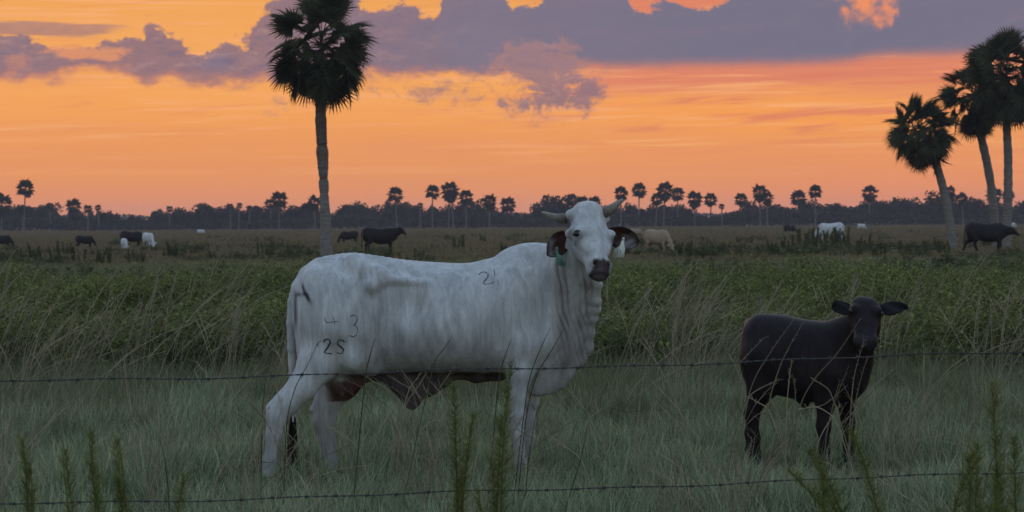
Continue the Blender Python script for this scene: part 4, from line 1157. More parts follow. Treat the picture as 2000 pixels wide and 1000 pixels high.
    paint(0.5 * (1 - ss(z + 1.5 * wob, zc(720), zc(590))) * ss(x, x0(700), x0(790)) * (1 - ss(x, x0(960), x0(1010))), (0.30, 0.285, 0.285))  # second coat of painted shade on the lower flank
    paint(0.45 * blob(760, 620, 0.10, 0.22, 0.15) + 0.35 * blob(1055, 600, 0.06, 0.25, 0.1) + 0.3 * blob(960, 640, 0.05, 0.2, 0.2), (0.31, 0.295, 0.295))  # shade painted into the flank fold and shoulder grooves
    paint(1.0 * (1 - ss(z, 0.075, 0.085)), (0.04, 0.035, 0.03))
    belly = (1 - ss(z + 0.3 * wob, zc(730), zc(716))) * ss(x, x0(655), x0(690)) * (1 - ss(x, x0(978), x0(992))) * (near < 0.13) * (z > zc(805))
    paint(0.93 * belly * (0.97 + 0.03 * np.sin(x * 60 + z * 30)), (0.048, 0.028, 0.026))  # brown skin of the fold, with underside shade painted in
    ud = ss(x, x0(628), x0(650)) * (1 - ss(x, x0(712), x0(724))) * (1 - ss(z, zc(748), zc(728))) * (near < 0.16) * (z > zc(785)) * (y > -0.09)
    paint(0.9 * ud, (0.11, 0.042, 0.04))
    # dark skin under the tail
    dsk = np.clip(blob(607, 576, 0.016, 0.04, -0.45) + 0.9 * blob(592, 571, 0.035, 0.013, 0.3) + 0.7 * blob(598, 557, 0.012, 0.03, -0.2), 0, 1) * (y < 0.05) * (0.85 + 0.25 * np.sin(x * 90 + z * 60))
    paint(1.1 * dsk, (0.055, 0.035, 0.032))
    gap_shade = ss(x, x0(575), x0(580)) * (1 - ss(x, x0(582), x0(589))) * (1 - ss(z, zc(575), zc(560))) * ss(z, zc(660), zc(610))  # shade of the gap between tail and thigh, painted on
    paint(0.8 * gap_shade, (0.07, 0.055, 0.05))
    # head: muzzle, eye rims, ear roots
    rel = v - np.array(H0)
    hs, ht, ho = rel @ np.array(l) / L, rel @ np.array(a) / L, rel @ np.array(n) / L
    inhead = (ht > -0.2) & (ht < 1.25) & (np.abs(hs) < 0.4) & (ho > -0.45) & (y < -0.2)
    muz = ss(ht + 0.012 * np.sin(hs * 60), 0.875 + 3.2 * hs ** 2, 0.925 + 3.2 * hs ** 2) * (1 - ss(np.abs(hs) - 0.5 * np.clip(ht - 1.0, 0, 1), 0.110, 0.140)) * ss(ho, -0.14, -0.08) * inhead
    paint(0.95 * muz, (0.075, 0.050, 0.052))
    nos = np.zeros(len(v))
    for s in (-1, 1): nos += np.exp(-(((hs - 0.112 * s) / 0.033) ** 2 + ((ht - 0.955) / 0.045) ** 2)) * (ho > 0.0) * inhead
    paint(1.3 * nos, (0.012, 0.009, 0.009))
    lip = np.exp(-((ht - 1.085) / 0.03) ** 2) * inhead
    paint(0.8 * lip, (0.03, 0.022, 0.022))
    for s in (-1, 1):
        ey = np.exp(-(((hs - 0.262 * s) / 0.06) ** 2 + ((ht - 0.52) / 0.05) ** 2)) * (ho > -0.12) * inhead
        paint(0.8 * ey, (0.10, 0.085, 0.085))
        er = np.exp(-(((hs - 0.32 * s) / 0.06) ** 2 + ((ht - 0.34) / 0.06) ** 2 + ((ho + 0.05) / 0.06) ** 2)) * inhead
        paint(0.8 * er, (0.06, 0.03, 0.028))
    paint(0.30 * np.exp(-((ht - 0.42) / 0.2) ** 2) * (1 - ss(np.abs(hs), 0.08, 0.2)) * 0 + 0.25 * inhead * ss(np.abs(hs), 0.12, 0.25) * ss(ht, 0.3, 0.5), (0.36, 0.34, 0.35))
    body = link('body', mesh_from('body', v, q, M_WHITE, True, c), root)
    bv = BVHTree.FromPolygons([tuple(p) for p in v], [tuple(int(i) for i in t) for t in q])
    def hit(px, py):
        o = Vector((0, 0, CAM_H)) - WC; d = ray(px, py).normalized()
        h = bv.ray_cast(o, d)
        return (h[0], h[1]) if h[0] is not None else (None, None)
    # eyes
    for s in (-1, 1):
        h = bv.find_nearest(HEAD(0.42 * s, 0.52, 0.12))
        mb = bmesh.new(); bmesh.ops.create_uvsphere(mb, u_segments=14, v_segments=10, radius=0.025)
        bmesh.ops.transform(mb, matrix=Matrix.Diagonal((1.0, 0.8, 0.85, 1)), verts=mb.verts)
        me = bpy.data.meshes.new('eye'); mb.to_mesh(me); mb.free(); me.materials.append(M_EYE)
        for p_ in me.polygons: p_.use_smooth = True
        link('eye', me, root, h[0] - h[1] * 0.013)
        mb = MB(); ctr = h[0] + h[1] * 0.002
        tdir = a.cross(h[1]).normalized()
        mb.tube([ctr + tdir * (0.026 * math.cos(w)) * 1.0 + h[1].cross(tdir) * (0.019 * math.sin(w)) - h[1] * 0.006 for w in np.linspace(math.pi * 1.02 if s < 0 else 0.1, math.pi * 1.98 if s < 0 else math.pi - 0.1, 10)], 0.005, 6, c=(0.05, 0.04, 0.04))
        link('eyelid', mb.mesh('eyelid', M_EAR, True, True), root)
    # ears
    def tones(u, v, front):
        if not front: return (0.34, 0.32, 0.32)
        rim = max(0.0, (abs(v) - 0.80) / 0.2); rim = max(rim, (u - 0.88) / 0.12 if u > 0.88 else 0)
        red = (0.048, 0.017, 0.014); grey = (0.20 + 0.08 * math.sin(17 * u + 6 * v), 0.18 + 0.07 * math.sin(17 * u + 6 * v), 0.18 + 0.07 * math.sin(17 * u + 6 * v))
        k = min(1.0, max(0.0, (u - 0.50 + 0.22 * v + 0.08 * math.sin(9 * v + 4)) / 0.22))
        c_ = [red[i] * (1 - k) + grey[i] * k for i in range(3)]
        m_ = min(1.0, rim)
        return tuple(c_[i] * (1 - m_) + 0.02 * m_ for i in range(3))
    bl = C(1108, 457, -0.29); el = link('ear', make_ear(bl, C(1071, 499, -0.34), (0.25, -1, 0.10), 0.066, 0.040, lambda u, v, f_: tones(u, -v, f_), bow=0.0, prof=(0.45, 0.82, 1.0, 1.02, 0.94, 0.76, 0.30)), root)
    br = C(1181, 453, -0.33); er = link('ear', make_ear(br, C(1247, 474, -0.30), (-0.15, -1, -0.05), 0.070, 0.040, lambda u, v, f_: tones(u, -v, f_), bow=-0.004, prof=(0.25, 0.66, 0.92, 1.0, 0.95, 0.72, 0.2)), root)
    # horns
    for pts in ([(1108, 427, -0.27, 0.032), (1093, 427, -0.27, 0.029), (1080, 424, -0.27, 0.023), (1068, 418.5, -0.28, 0.015), (1058.5, 414.5, -0.29, 0.007)],
                [(1176, 418, -0.29, 0.034), (1188, 412, -0.285, 0.031), (1199, 404, -0.28, 0.025), (1208, 396, -0.28, 0.018), (1217, 390, -0.285, 0.008)]):
        mb = MB(); q_ = []
        P_ = [C(p[0], p[1], p[2]) for p in pts]; r_ = [p[3] for p in pts]
        # finer along the length, with growth rings
        t = np.linspace(0, len(pts) - 1, 22); fine = [Vector([float(np.interp(x_, range(len(pts)), [p[i] for p in P_])) for i in range(3)]) for x_ in t]
        rr = [float(np.interp(x_, range(len(pts)), r_)) * (1 + 0.05 * (k % 2) * (x_ < 2)) for k, x_ in enumerate(t)]
        mb.tube(fine, rr, 12)
        cc_ = np.array([np.array((0.085, 0.065, 0.055)) * (1 - w) + np.array((0.30, 0.27, 0.24)) * w for w in np.repeat(np.linspace(0, 1, 22) ** 0.8, 12)])
        mb.c = [cc_]
        link('horn', mb.mesh('horn', M_HORN, True, True), root)
    # ear tags
    def tag_plate(name, pts, hole, thick, mat, up):
        """a flat cut plate of plastic, given by its outline"""
        n_ = len(pts); V_ = [tuple(p) for p in pts] + [tuple(Vector(p) + Vector((0, thick, 0))) for p in pts]
        fs = [tuple(range(n_))[::-1], tuple(range(n_, 2 * n_))] + [(i, (i + 1) % n_, n_ + (i + 1) % n_, n_ + i) for i in range(n_)]
        mb = MB(); mb.add(V_, fs)
        o = link(name, mb.mesh(name, mat, False), root)
        mb = MB(); mb.tube([hole + Vector((0, 0.006, 0)), hole - Vector((0, 0.006, 0))], 0.008, 8)
        link('stud', mb.mesh('stud', mat, False), o)
        return o
    mw = plain('tag_white', (0.74, 0.76, 0.70), 0.5, 0.06, 40); mg = plain('tag_green', (0.13, 0.26, 0.20), 0.5, 0.08, 40)
    mk = plain('tag_ink', (0.16, 0.17, 0.17), 0.7, 0.1, 40)
    dy = -0.345
    wp = [(1216, 465), (1219.5, 465), (1219, 476), (1221, 486), (1218, 503), (1196, 503), (1200, 487), (1211, 479), (1214, 470)]
    t1 = tag_plate('ear_tag', [C(x_, y_, dy) for x_, y_ in wp], C(1217.5, 466, dy), 0.003, mw, 1)
    mb = MB()
    for a_, b_ in (((1207, 486), (1206, 497)), ((1210, 487), (1213, 491)), ((1213, 491), (1210, 496))):
        mb.tube([C(a_[0], a_[1], dy - 0.001), C(b_[0], b_[1], dy - 0.001)], 0.0016, 5)
    link('ink_mark', mb.mesh('ink_mark', mk, False), t1)
    gp = [(1085, 483), (1089, 482), (1091, 496), (1099, 500), (1105, 509), (1106, 516), (1102, 521), (1094, 520), (1088, 514), (1086, 505), (1087, 497)]
    dy = -0.385
    t2 = tag_plate('ear_tag', [C(x_, y_, dy) for x_, y_ in gp], C(1087, 485, dy), 0.003, mg, 1)
    mb = MB()
    for st in ([(1092, 505), (1096, 503), (1097, 507), (1094, 510), (1096, 514)], [(1099, 505), (1102, 508), (1099, 511), (1101, 516)]):
        mb.tube([C(x_, y_, dy - 0.001) for x_, y_ in st], 0.0014, 5)
    link('ink_mark', mb.mesh('ink_mark', mk, False), t2)
    # brands: the scarred figures on haunch and shoulder
    def brand(pts, r=0.0036, mat=None):
        r = r * 1.05
        w = []
        for (xa, ya), (xb, yb) in zip(pts, pts[1:]):
            for t in np.linspace(0, 1, 5)[:-1]: w.append((xa + (xb - xa) * t, ya + (yb - ya) * t))
        w.append(pts[-1])
        hp = [hit(*p) for p in w]
        hp = [h[0] + h[1] * 0.0002 for h in hp if h[0] is not None]
        if len(hp) > 2:
            mb = MB(); mb.tube(hp, [r * (0.45 + 0.85 * abs(math.sin(1.7 * i + 0.6 * math.sin(3.1 * i)))) for i in range(len(hp))], 6)
            link('brand_figure', mb.mesh('brand_figure', mat or M_BRAND2, True), root)
    brand([(632, 669), (634, 664), (639, 662), (644, 664), (645, 669), (641, 677), (636, 684), (633, 689), (640, 690), (648, 691)], 0.0040, M_BRAND)
    brand([(673, 668), (669, 664), (663, 664), (659, 668), (661, 674), (667, 678), (671, 683), (669, 689), (663, 691), (658, 688)], 0.0040, M_BRAND)
    brand([(635, 619), (635, 625), (638, 630), (647, 629), (659, 628)], 0.0026); brand([(650, 618), (652, 625), (654, 634)], 0.0026)
    brand([(684, 618), (689, 615), (695, 616), (698, 623), (696, 630), (691, 634), (697, 638), (699, 646), (696, 654), (690, 658), (683, 655)], 0.0030)
    brand([(628, 664), (622, 669), (619, 676)], 0.0026)
    brand([(935, 537), (940, 532), (947, 531), (953, 534), (953, 541), (948, 547), (944, 553), (948, 555), (957, 554), (965, 551)], 0.0034)
    brand([(964, 526), (966, 532), (966, 538)], 0.0026); brand([(971, 546), (973, 552), (974, 557)], 0.0022)
    # switch of the tail
    mb = MB(); rr = random.Random(3)
    for i in range(120):
        w = rr.uniform(-1, 1); d_ = rr.uniform(-1, 1)
        p0 = C(573 + 4 * w, 808 + rr.uniform(-8, 30), 0.08 + 0.015 * d_); p1 = C(571 + 10 * w, 860, 0.08 + 0.035 * d_); p2 = C(570 + 12 * w + rr.uniform(-3, 3), rr.uniform(895, 935), 0.08 + 0.03 * d_)
        mb.tube([p0, p0.lerp(p1, 0.5), p1, p1.lerp(p2, 0.6), p2], [0.003, 0.004, 0.004, 0.003, 0.001], 3, False)
    link('tail_switch', mb.mesh('tail_switch', M_HAIR, True), root)
    return root
build_white_cow()

# ---- other cattle: built facing +x, then turned -----------------------------------------------------------------------------
def cow_mesh(name, rows, hind, fore, neck, head, h, mat, colour, extra=None, tail=True, head_rows=HEAD_ROWS, headL=None):
    lo = (-1.25, -0.5, -0.02); hi = (1.55, 0.5, 1.75)
    f = Field(lo, hi, h)
    f.torso([(x, t, b, w, 0) for x, t, b, w in rows], 0.05, 2.25)
    for s, ch in hind: f.chain([((x, y * s, z), r) for x, y, z, r in ch], 0.04, 0.85)
    for s, ch in fore: f.chain([((x, y * s, z), r) for x, y, z, r in ch], 0.04, 0.85)
    for a, b, ra, rb in neck: f.bone(a, b, ra, rb, 0.08, 0.75)
    H0, Hm, n = (Vector(v) for v in head)
    a = Hm - H0; L = a.length; a.normalize()
    n = (n - a * n.dot(a)).normalized(); l = n.cross(a).normalized()
    f.loft(H0, (l, a, n), L, head_rows, 0.04, 2.4)
    if extra: extra(f, H0, l, a, n, L)
    v, q = f.surface()
    v = relax(v, q, 4, 0.5)
    c = np.empty((len(v), 3)); c[:] = colour
    lowz = (1 - ss(v[:, 2], 0.06, 0.08))[:, None]
    c = c * (1 - lowz) + 0.02 * lowz
    rel = v - np.array(H0)
    ht = rel @ np.array(a) / L; hs = np.abs(rel @ np.array(l) / L)
    ho = rel @ np.array(n) / L
    mz = (ss(ht, 0.88, 0.95) * (hs < 0.25) * (ht < 1.2) * (ho > -0.2) * (ho < 0.25))[:, None]
    c = c * (1 - mz) + np.array((0.03, 0.027, 0.030)) * mz
    return mesh_from(name, v, q, mat, True, c), (H0, l, a, n, L)

ADULT = [(-0.80, 1.14, 0.84, 0.09), (-0.75, 1.24, 0.68, 0.19), (-0.60, 1.32, 0.62, 0.25), (-0.35, 1.31, 0.62, 0.27), (-0.10, 1.27, 0.53, 0.31), (0.15, 1.26, 0.51, 0.31), (0.38, 1.29, 0.54, 0.27), (0.55, 1.27, 0.58, 0.21), (0.68, 1.16, 0.66, 0.15), (0.78, 1.02, 0.76, 0.07)]
def hind_leg(dx=0.0): return [(-0.55, 0.13, 0.88, 0.17), (-0.50 + dx * 0.3, 0.15, 0.66, 0.13), (-0.62 + dx * 0.7, 0.16, 0.48, 0.065), (-0.60 + dx, 0.16, 0.25, 0.045), (-0.59 + dx * 1.2, 0.16, 0.08, 0.045), (-0.56 + dx * 1.2, 0.16, 0.03, 0.055)]
def fore_leg(dx=0.0): return [(0.48, 0.13, 0.80, 0.13), (0.48 + dx * 0.3, 0.15, 0.58, 0.085), (0.48 + dx * 0.7, 0.15, 0.36, 0.055), (0.49 + dx, 0.15, 0.17, 0.042), (0.50 + dx * 1.2, 0.15, 0.05, 0.052), (0.52 + dx * 1.2, 0.15, 0.03, 0.055)]
POSES = {
 'stand': dict(hind=[(1, hind_leg(-0.05)), (-1, hind_leg(0.12))], fore=[(1, fore_leg(-0.05)), (-1, fore_leg(0.05))], neck=[((0.55, 0, 1.02), (0.92, 0, 1.18), 0.22, 0.13), ((0.6, 0, 0.9), (0.98, 0, 1.08), 0.15, 0.09)], head=((0.96, 0, 1.30), (1.22, 0, 0.98), (0.8, 0, 0.6))),
 'walk': dict(hind=[(1, hind_leg(-0.28)), (-1, hind_leg(0.20))], fore=[(1, fore_leg(0.10)), (-1, fore_leg(-0.05))], neck=[((0.55, 0, 1.02), (0.95, 0, 0.98), 0.22, 0.13), ((0.6, 0, 0.9), (0.98, 0, 0.90), 0.15, 0.09)], head=((0.98, 0, 1.10), (1.26, 0, 0.80), (0.8, 0, 0.6))),
 'graze': dict(hind=[(1, hind_leg(-0.1)), (-1, hind_leg(0.1))], fore=[(1, fore_leg(-0.12)), (-1, fore_leg(0.10))], neck=[((0.55, 0, 0.98), (0.90, 0, 0.62), 0.21, 0.12)], head=((0.92, 0, 0.60), (1.10, 0, 0.18), (0.9, 0, 0.4))),
}
CM = {}
def far_cow(pose, tone, px, Y, scale, rz, label, horn=False):
    mats = {'black': (M_BLACK, (0.016, 0.012, 0.013)), 'white': (M_WHITE, (0.60, 0.60, 0.60)), 'tan': (M_TAN, (0.36, 0.265, 0.18))}
    if (pose, tone) not in CM:
        p = POSES[pose]
        def extra(f, H0, l, a, n, L):
            f.chain([((-0.78, 0, 1.20), 0.035), ((-0.84, 0, 1.0), 0.025), ((-0.85, 0.02, 0.7), 0.02), ((-0.85, 0.02, 0.45), 0.035), ((-0.84, 0.02, 0.3), 0.02)], 0.02)
        me, fr = cow_mesh('body', ADULT, p['hind'], p['fore'], p['neck'], p['head'], 0.026, mats[tone][0], mats[tone][1], extra)
        H0, l, a, n, L = fr
        col = mats[tone][1]
        ears = [make_ear(H0 + l * (0.22 * s * L) + a * 0.18 * L - n * 0.08 * L, H0 + l * (0.70 * s * L) + a * 0.26 * L - n * 0.14 * L, n, 0.055, 0.02, lambda u, v, f_: col, nu=6, nv=5) for s in (-1, 1)]
        CM[(pose, tone)] = (me, ears, fr)
    me, ears, fr = CM[(pose, tone)]
    root = empty('cow', GX(px, Y), rz); root.scale = (scale,) * 3
    tag(root, label, 'cow', 'cattle grazing far out in the pasture')
    link('body', me, root)
    for e in ears: link('ear', e, root)
    if horn:
        H0, l, a, n, L = fr
        for s in (-1, 1):
            mb = MB(); b = H0 + l * 0.18 * s * L
            mb.tube([b, b + l * 0.3 * s * L, b + l * 0.45 * s * L + n * 0.1 * L - a * 0.22 * L], [0.03, 0.022, 0.006], 6, c=(0.10, 0.09, 0.08))
            link('horn', mb.mesh('horn', M_HORN, True, True), root)
    return root
pi = math.pi
far_cow('stand', 'black', 742, 113, 1.10, 0.0, 'black cow standing side-on beyond the white cow, right of the tall palm trunk', True)
far_cow('walk', 'black', 1927, 100, 1.14, -0.12, 'black cow walking to the right below the two tall palms')
far_cow('graze', 'tan', 1284, 110, 0.95, -0.75, 'tan cow grazing beside the white ear tag of the big white cow')
far_cow('graze', 'white', 1622, 152, 1.12, pi - 0.25, 'white cow grazing in the far pasture, hidden to the belly by weeds')
far_cow('graze', 'black', 258, 152, 0.95, 0.08, 'black cow in the far left pasture behind a small white calf')
far_cow('graze', 'white', 290, 150, 0.86, -1.0, 'white cow at the head of the black cow far left')
far_cow('graze', 'white', 243, 140, 0.62, -1.2, 'small white calf in front of the black cow far left')
far_cow('graze', 'black', 166, 150, 0.74, 0.1, 'dark young cow half sunk in the grass, second from the left edge')
far_cow('graze', 'black', 4, 150, 0.80, 0.2, 'dark cow cut by the left edge of the picture')
far_cow('graze', 'black', 682, 165, 0.84, pi, 'low black cow just right of the tall palm trunk, its back only showing')
far_cow('graze', 'black', 1543, 250, 0.86, 0.2, 'small dark cow left of the far white cow')
far_cow('graze', 'white', 1683, 340, 0.84, 0.4, 'tiny white cow far off, right of the larger far white cow')
far_cow('stand', 'white', 1958, 170, 1.02, 0.3, 'white cow showing above the back of the walking black cow')
far_cow('graze', 'white', 393, 340, 0.70, 0.1, 'tiny pale cow far off at the foot of the trees left of the tall palm')
far_cow('graze', 'tan', 1243, 220, 0.72, 0.3, 'tiny tan calf beyond the tip of the big white cow ear')

# ---- the black calf -------------------------------------------------------------------------------------------------------
def build_calf():
    Yc = 14.5; rz = R(-24)
    O = GX(1572, Yc)
    inv = Matrix.Rotation(-rz, 3, 'Z')
    K = lambda px, py, Y: inv @ (P(px, py, Y) - O)
    root = empty('calf', O, rz)
    tag(root, 'young black calf standing at right and facing the camera', 'calf')
    S = 0.84
    rows = [(x_ * S, t_, b_, w_) for x_, t_, b_, w_ in [(-0.495, 0.90, 0.66, 0.08), (-0.465, 0.965, 0.55, 0.15), (-0.36, 1.01, 0.49, 0.185), (-0.20, 1.005, 0.47, 0.19), (0.0, 0.975, 0.44, 0.205), (0.16, 0.965, 0.43, 0.195), (0.30, 0.975, 0.43, 0.165), (0.39, 0.95, 0.46, 0.13), (0.45, 0.88, 0.54, 0.08)]]
    hl = lambda dx: [(-0.27, 0.11, 0.72, 0.14), (-0.265 + dx * 0.3, 0.12, 0.54, 0.088), (-0.33 + dx * 0.7, 0.12, 0.37, 0.050), (-0.315 + dx, 0.12, 0.20, 0.035), (-0.31 + dx, 0.12, 0.09, 0.036), (-0.285 + dx, 0.12, 0.03, 0.046)]
    fl = lambda dx: [(0.22 + dx * 0.4, 0.10, 0.62, 0.11), (0.20 + dx * 0.7, 0.115, 0.46, 0.060), (0.20 + dx, 0.12, 0.29, 0.043), (0.205 + dx, 0.12, 0.14, 0.030), (0.205 + dx, 0.12, 0.06, 0.034), (0.22 + dx, 0.12, 0.025, 0.042)]
    H0 = K(1690, 588, 14.12); Hm = K(1691, 668, 13.93)
    n = inv @ Vector((0.03, -1.0, 0.4))
    nb = K(1686, 628, 14.25)
    def extra(f, H0, l, a, n, L):
        f.chain([((-0.39, 0, 0.93), 0.04), ((-0.415, 0.03, 0.8), 0.022), ((-0.41, 0.05, 0.6), 0.018), ((-0.39, 0.06, 0.42), 0.03), ((-0.38, 0.06, 0.32), 0.02)], 0.02)
        f.bone((-0.02, 0, 0.47), (0.0, 0, 0.40), 0.045, 0.02, 0.04)
        f.bone((0.27, 0, 0.62), (0.34, 0.03, 0.72), 0.12, 0.09, 0.08)
        for s in (-1, 1):
            f.ball(H0 + l * 0.22 * s * L + a * 0.30 * L + n * 0.09 * L, (0.032, 0.032, 0.032), 0.03)
            f.ball(H0 + l * 0.11 * s * L + a * 0.95 * L + n * 0.07 * L, (0.02, 0.02, 0.02), 0.02)
            f.ball(H0 + l * 0.11 * s * L + a * 0.96 * L + n * 0.12 * L, (0.011, 0.011, 0.014), 0.012, cut=True)
    rowsH = [(r[0], r[1] * (1.16 + 0.22 * max(0, r[0])), r[2] * 1.1, r[3] * 1.05) for r in HEAD_ROWS]
    me, (H0, l, a, n, L) = cow_mesh('body', rows, [(-1, hl(0.0)), (1, hl(-0.10))], [(-1, fl(-0.045)), (1, fl(0.05))], [((0.22, 0, 0.74), tuple(nb), 0.175, 0.11), ((0.28, 0, 0.62), tuple(nb - Vector((0, 0, 0.07))), 0.13, 0.085)], (H0, Hm, n), 0.0115, M_BLACK, (0.017, 0.011, 0.013), extra, head_rows=rowsH)
    link('body', me, root)
    col = lambda u, v, f_: (0.010, 0.008, 0.009)
    link('ear', make_ear(K(1664, 601, 14.16), K(1625, 600, 14.14), n, 0.053, 0.018, col, prof=(0.45, 0.75, 0.95, 1.0, 0.95, 0.8, 0.35)), root)
    link('ear', make_ear(K(1715, 602, 14.14), K(1774, 601, 14.10), n, 0.054, 0.018, col, prof=(0.4, 0.75, 0.97, 1.0, 0.85, 0.55, 0.05)), root)
    bv = BVHTree.FromPolygons([tuple(v_.co) for v_ in me.vertices], [tuple(p.vertices) for p in me.polygons])
    for s in (-1, 1):
        h = bv.find_nearest(H0 + l * 0.36 * s * L + a * 0.36 * L + n * 0.10 * L)
        mb = bmesh.new(); bmesh.ops.create_uvsphere(mb, u_segments=12, v_segments=8, radius=0.017)
        m2 = bpy.data.meshes.new('eye'); mb.to_mesh(m2); mb.free(); m2.materials.append(M_EYE)
        for p_ in m2.polygons: p_.use_smooth = True
        link('eye', m2, root, h[0] - h[1] * 0.006)
    return root
build_calf()
# ------------------------------------------------------------------ dog fennel: feathery upright weeds
def plume(seed, h, rad, n, leaf, th, lean=0.08, bend=0.0, taper=True, mat=None):
    g = random.Random(seed); st = MB(); fo = MB()
    ax = []
    a0 = g.uniform(0, 6.28)
    for t in np.linspace(0, 1, 9):
        ax.append(Vector((math.cos(a0) * (lean * t * t + 0.012 * math.sin(7 * t)) * h + bend * t ** 2.4 * h, math.sin(a0) * lean * t * t * h, h * t * (1 - 0.25 * abs(bend) * t))))
    st.tube(ax, [0.006 * (1 - 0.8 * t) for t in np.linspace(0, 1, 9)], 5, c=(0.3, 0.4, 0.4))
    V, Fq, Cc = [], [], []
    for i in range(n):
        t = 0.10 + 0.90 * (i / n) ** 0.85; k = t * 8; i0 = min(7, int(k)); p = ax[i0].lerp(ax[i0 + 1], k - i0)
        a = g.uniform(0, 6.28); up = g.uniform(0.5, 1.5)
        r = rad * (1.0 - 0.55 * t if taper else 1.0) * (0.55 + 0.6 * abs(math.sin(9 * t + a0) * math.sin(23 * t + 2 * a0))) * g.uniform(0.25, 1.0) * min(1, (1.04 - t) * 5)
        b = p + Vector((math.cos(a), math.sin(a), up)) * r * 0.75
        own = g.random()
        for j in range(3):
            d = Vector((math.cos(a + g.uniform(-1.2, 1.2)), math.sin(a + g.uniform(-1.2, 1.2)), g.uniform(0.2, 1.8))).normalized() * leaf * g.uniform(0.5, 1.3)
            s = d.cross(Vector((g.uniform(-1, 1), g.uniform(-1, 1), 0.2))).normalized() * th
            q = p.lerp(b, g.uniform(0.2, 1.0))
            V += [tuple(q - s), tuple(q + s), tuple(q + d)]; m = len(V); Fq.append((m - 3, m - 2, m - 1)); Cc += [(t * 0.7, own, own)] * 3
    return st.mesh('stem', mat or MG_DARK, True, True), mesh_from('foliage', np.array(V), [np.array(Fq)], mat or MG_DARK, False, np.array(Cc))

def fennel(px, top, Y, rad, label, seed, group=None, n=520, leaf=0.045, bend=0.0, parts=None, sc=1.0, name='dog_fennel'):
    root = empty(name, GX(px, Y)); tag(root, label, 'weed', group)
    if parts is None:
        # several soft stems of unequal height out of one foot
        h = P(px, top, Y).z; g = random.Random(seed)
        for j, (k, dx_) in enumerate(((1.0, 0.0), (g.uniform(0.80, 0.95), g.uniform(-0.035, 0.035)), (g.uniform(0.6, 0.85), g.uniform(-0.05, 0.05)), (g.uniform(0.5, 0.75), g.uniform(-0.06, 0.06)))):
            pt = plume(seed * 7 + j, h * k, rad * g.uniform(0.55, 0.95), int(n * k * 0.42), leaf, 0.0009, 0.015 if j == 0 else 0.05, bend + (g.uniform(-0.02, 0.02) if j == 0 else g.uniform(-0.14, 0.14)), mat=MG_FEN)
            for nm_, me_ in zip(('stem', 'foliage'), pt):
                o = link(nm_, me_, root); o.location = (dx_, g.uniform(-0.04, 0.04), 0)
        return root
    s = link('stem', parts[0], root); f_ = link('foliage', parts[1], root)
    if top == 0: s['kind'] = 'stuff'; f_['kind'] = 'stuff'
    if sc != 1.0:
        for o in (s, f_): o.scale = (sc, sc, sc)
    root.rotation_euler = (0, 0, 0)
    return root
MG_FEN = blade_mat('fennel_green', (0.090, 0.110, 0.030), (0.130, 0.150, 0.042), (0.150, 0.170, 0.055), 0.3, None, vmin=0.55, vmax=1.35)
NEARW = [(890, 748, 8.6, 0.062, 'narrow green plume weed before the belly of the white cow', 0.0), (980, 708, 9.0, 0.070, 'taller green plume weed beside the fore legs of the white cow', -0.02), (48, 858, 8.2, 0.050, 'plume weed nearest the left edge', 0.02), (138, 880, 8.6, 0.045, 'second plume weed from the left edge', 0.0),
         (186, 846, 9.2, 0.045, 'third plume weed from the left edge', 0.0), (240, 860, 8.4, 0.048, 'fourth plume weed from the left edge', 0.02), (1936, 742, 8.8, 0.095, 'tall bushy plume weed near the right edge', 0.03), (1762, 818, 9.0, 0.10, 'spreading arched weed in front, right of the calf', -0.16),
         (1722, 850, 8.8, 0.11, 'low arched weed at the foot of the calf', -0.22), (1800, 846, 8.5, 0.09, 'feathery weed between the arched weed and the tall one at right', 0.12), (1985, 850, 8.6, 0.09, 'low plume weed cut by the right edge', 0.0), (1870, 880, 8.3, 0.08, 'low plume weed left of the tall bushy one at right', 0.05), (330, 930, 8.4, 0.05, 'short plume weed poking up at lower left', 0.0), (1590, 905, 8.3, 0.06, 'short plume weed under the belly of the calf', 0.05)]
for i, (x, t, Y, r, lb, bd) in enumerate(NEARW):
    fennel(x, t, Y - 2.2, r * 0.80, lb, 900 + i, n=int(800 + 5000 * max(0, r - 0.07)), leaf=0.045, bend=bd)

# dark upright clumps of it far out
def clump(seed):
    g = random.Random(seed); st, Vs, Fs, Cs, k = MB(), [], [], [], 0
    for j in range(7):
        s_, f_ = plume(seed * 20 + j, g.uniform(0.55, 1.05), 0.13, 120, 0.10, 0.009, 0.15)
        v = np.array([c.co for c in f_.vertices]) + np.array([g.uniform(-0.45, 0.45), g.uniform(-0.45, 0.45), 0]); Vs.append(v)
        Fs.append(np.array([tuple(p.vertices) for p in f_.polygons]) + k); k += len(v)
        a = np.empty(len(v) * 4, np.float32); f_.color_attributes['tone'].data.foreach_get('color', a); Cs.append(a.reshape(-1, 4)[:, :3])
        st.tube([(v[:, 0].mean(), v[:, 1].mean(), 0), (v[:, 0].mean(), v[:, 1].mean(), 0.8)], [0.014, 0.004], 4, c=(0.3, 0.4, 0.4))
        bpy.data.meshes.remove(s_); bpy.data.meshes.remove(f_)
    return st.mesh('stem', MG_DARK, True, True), mesh_from('foliage', np.concatenate(Vs), [np.concatenate(Fs)], MG_DARK, False, np.concatenate(Cs))
CLUMP = [clump(i + 1) for i in range(4)]
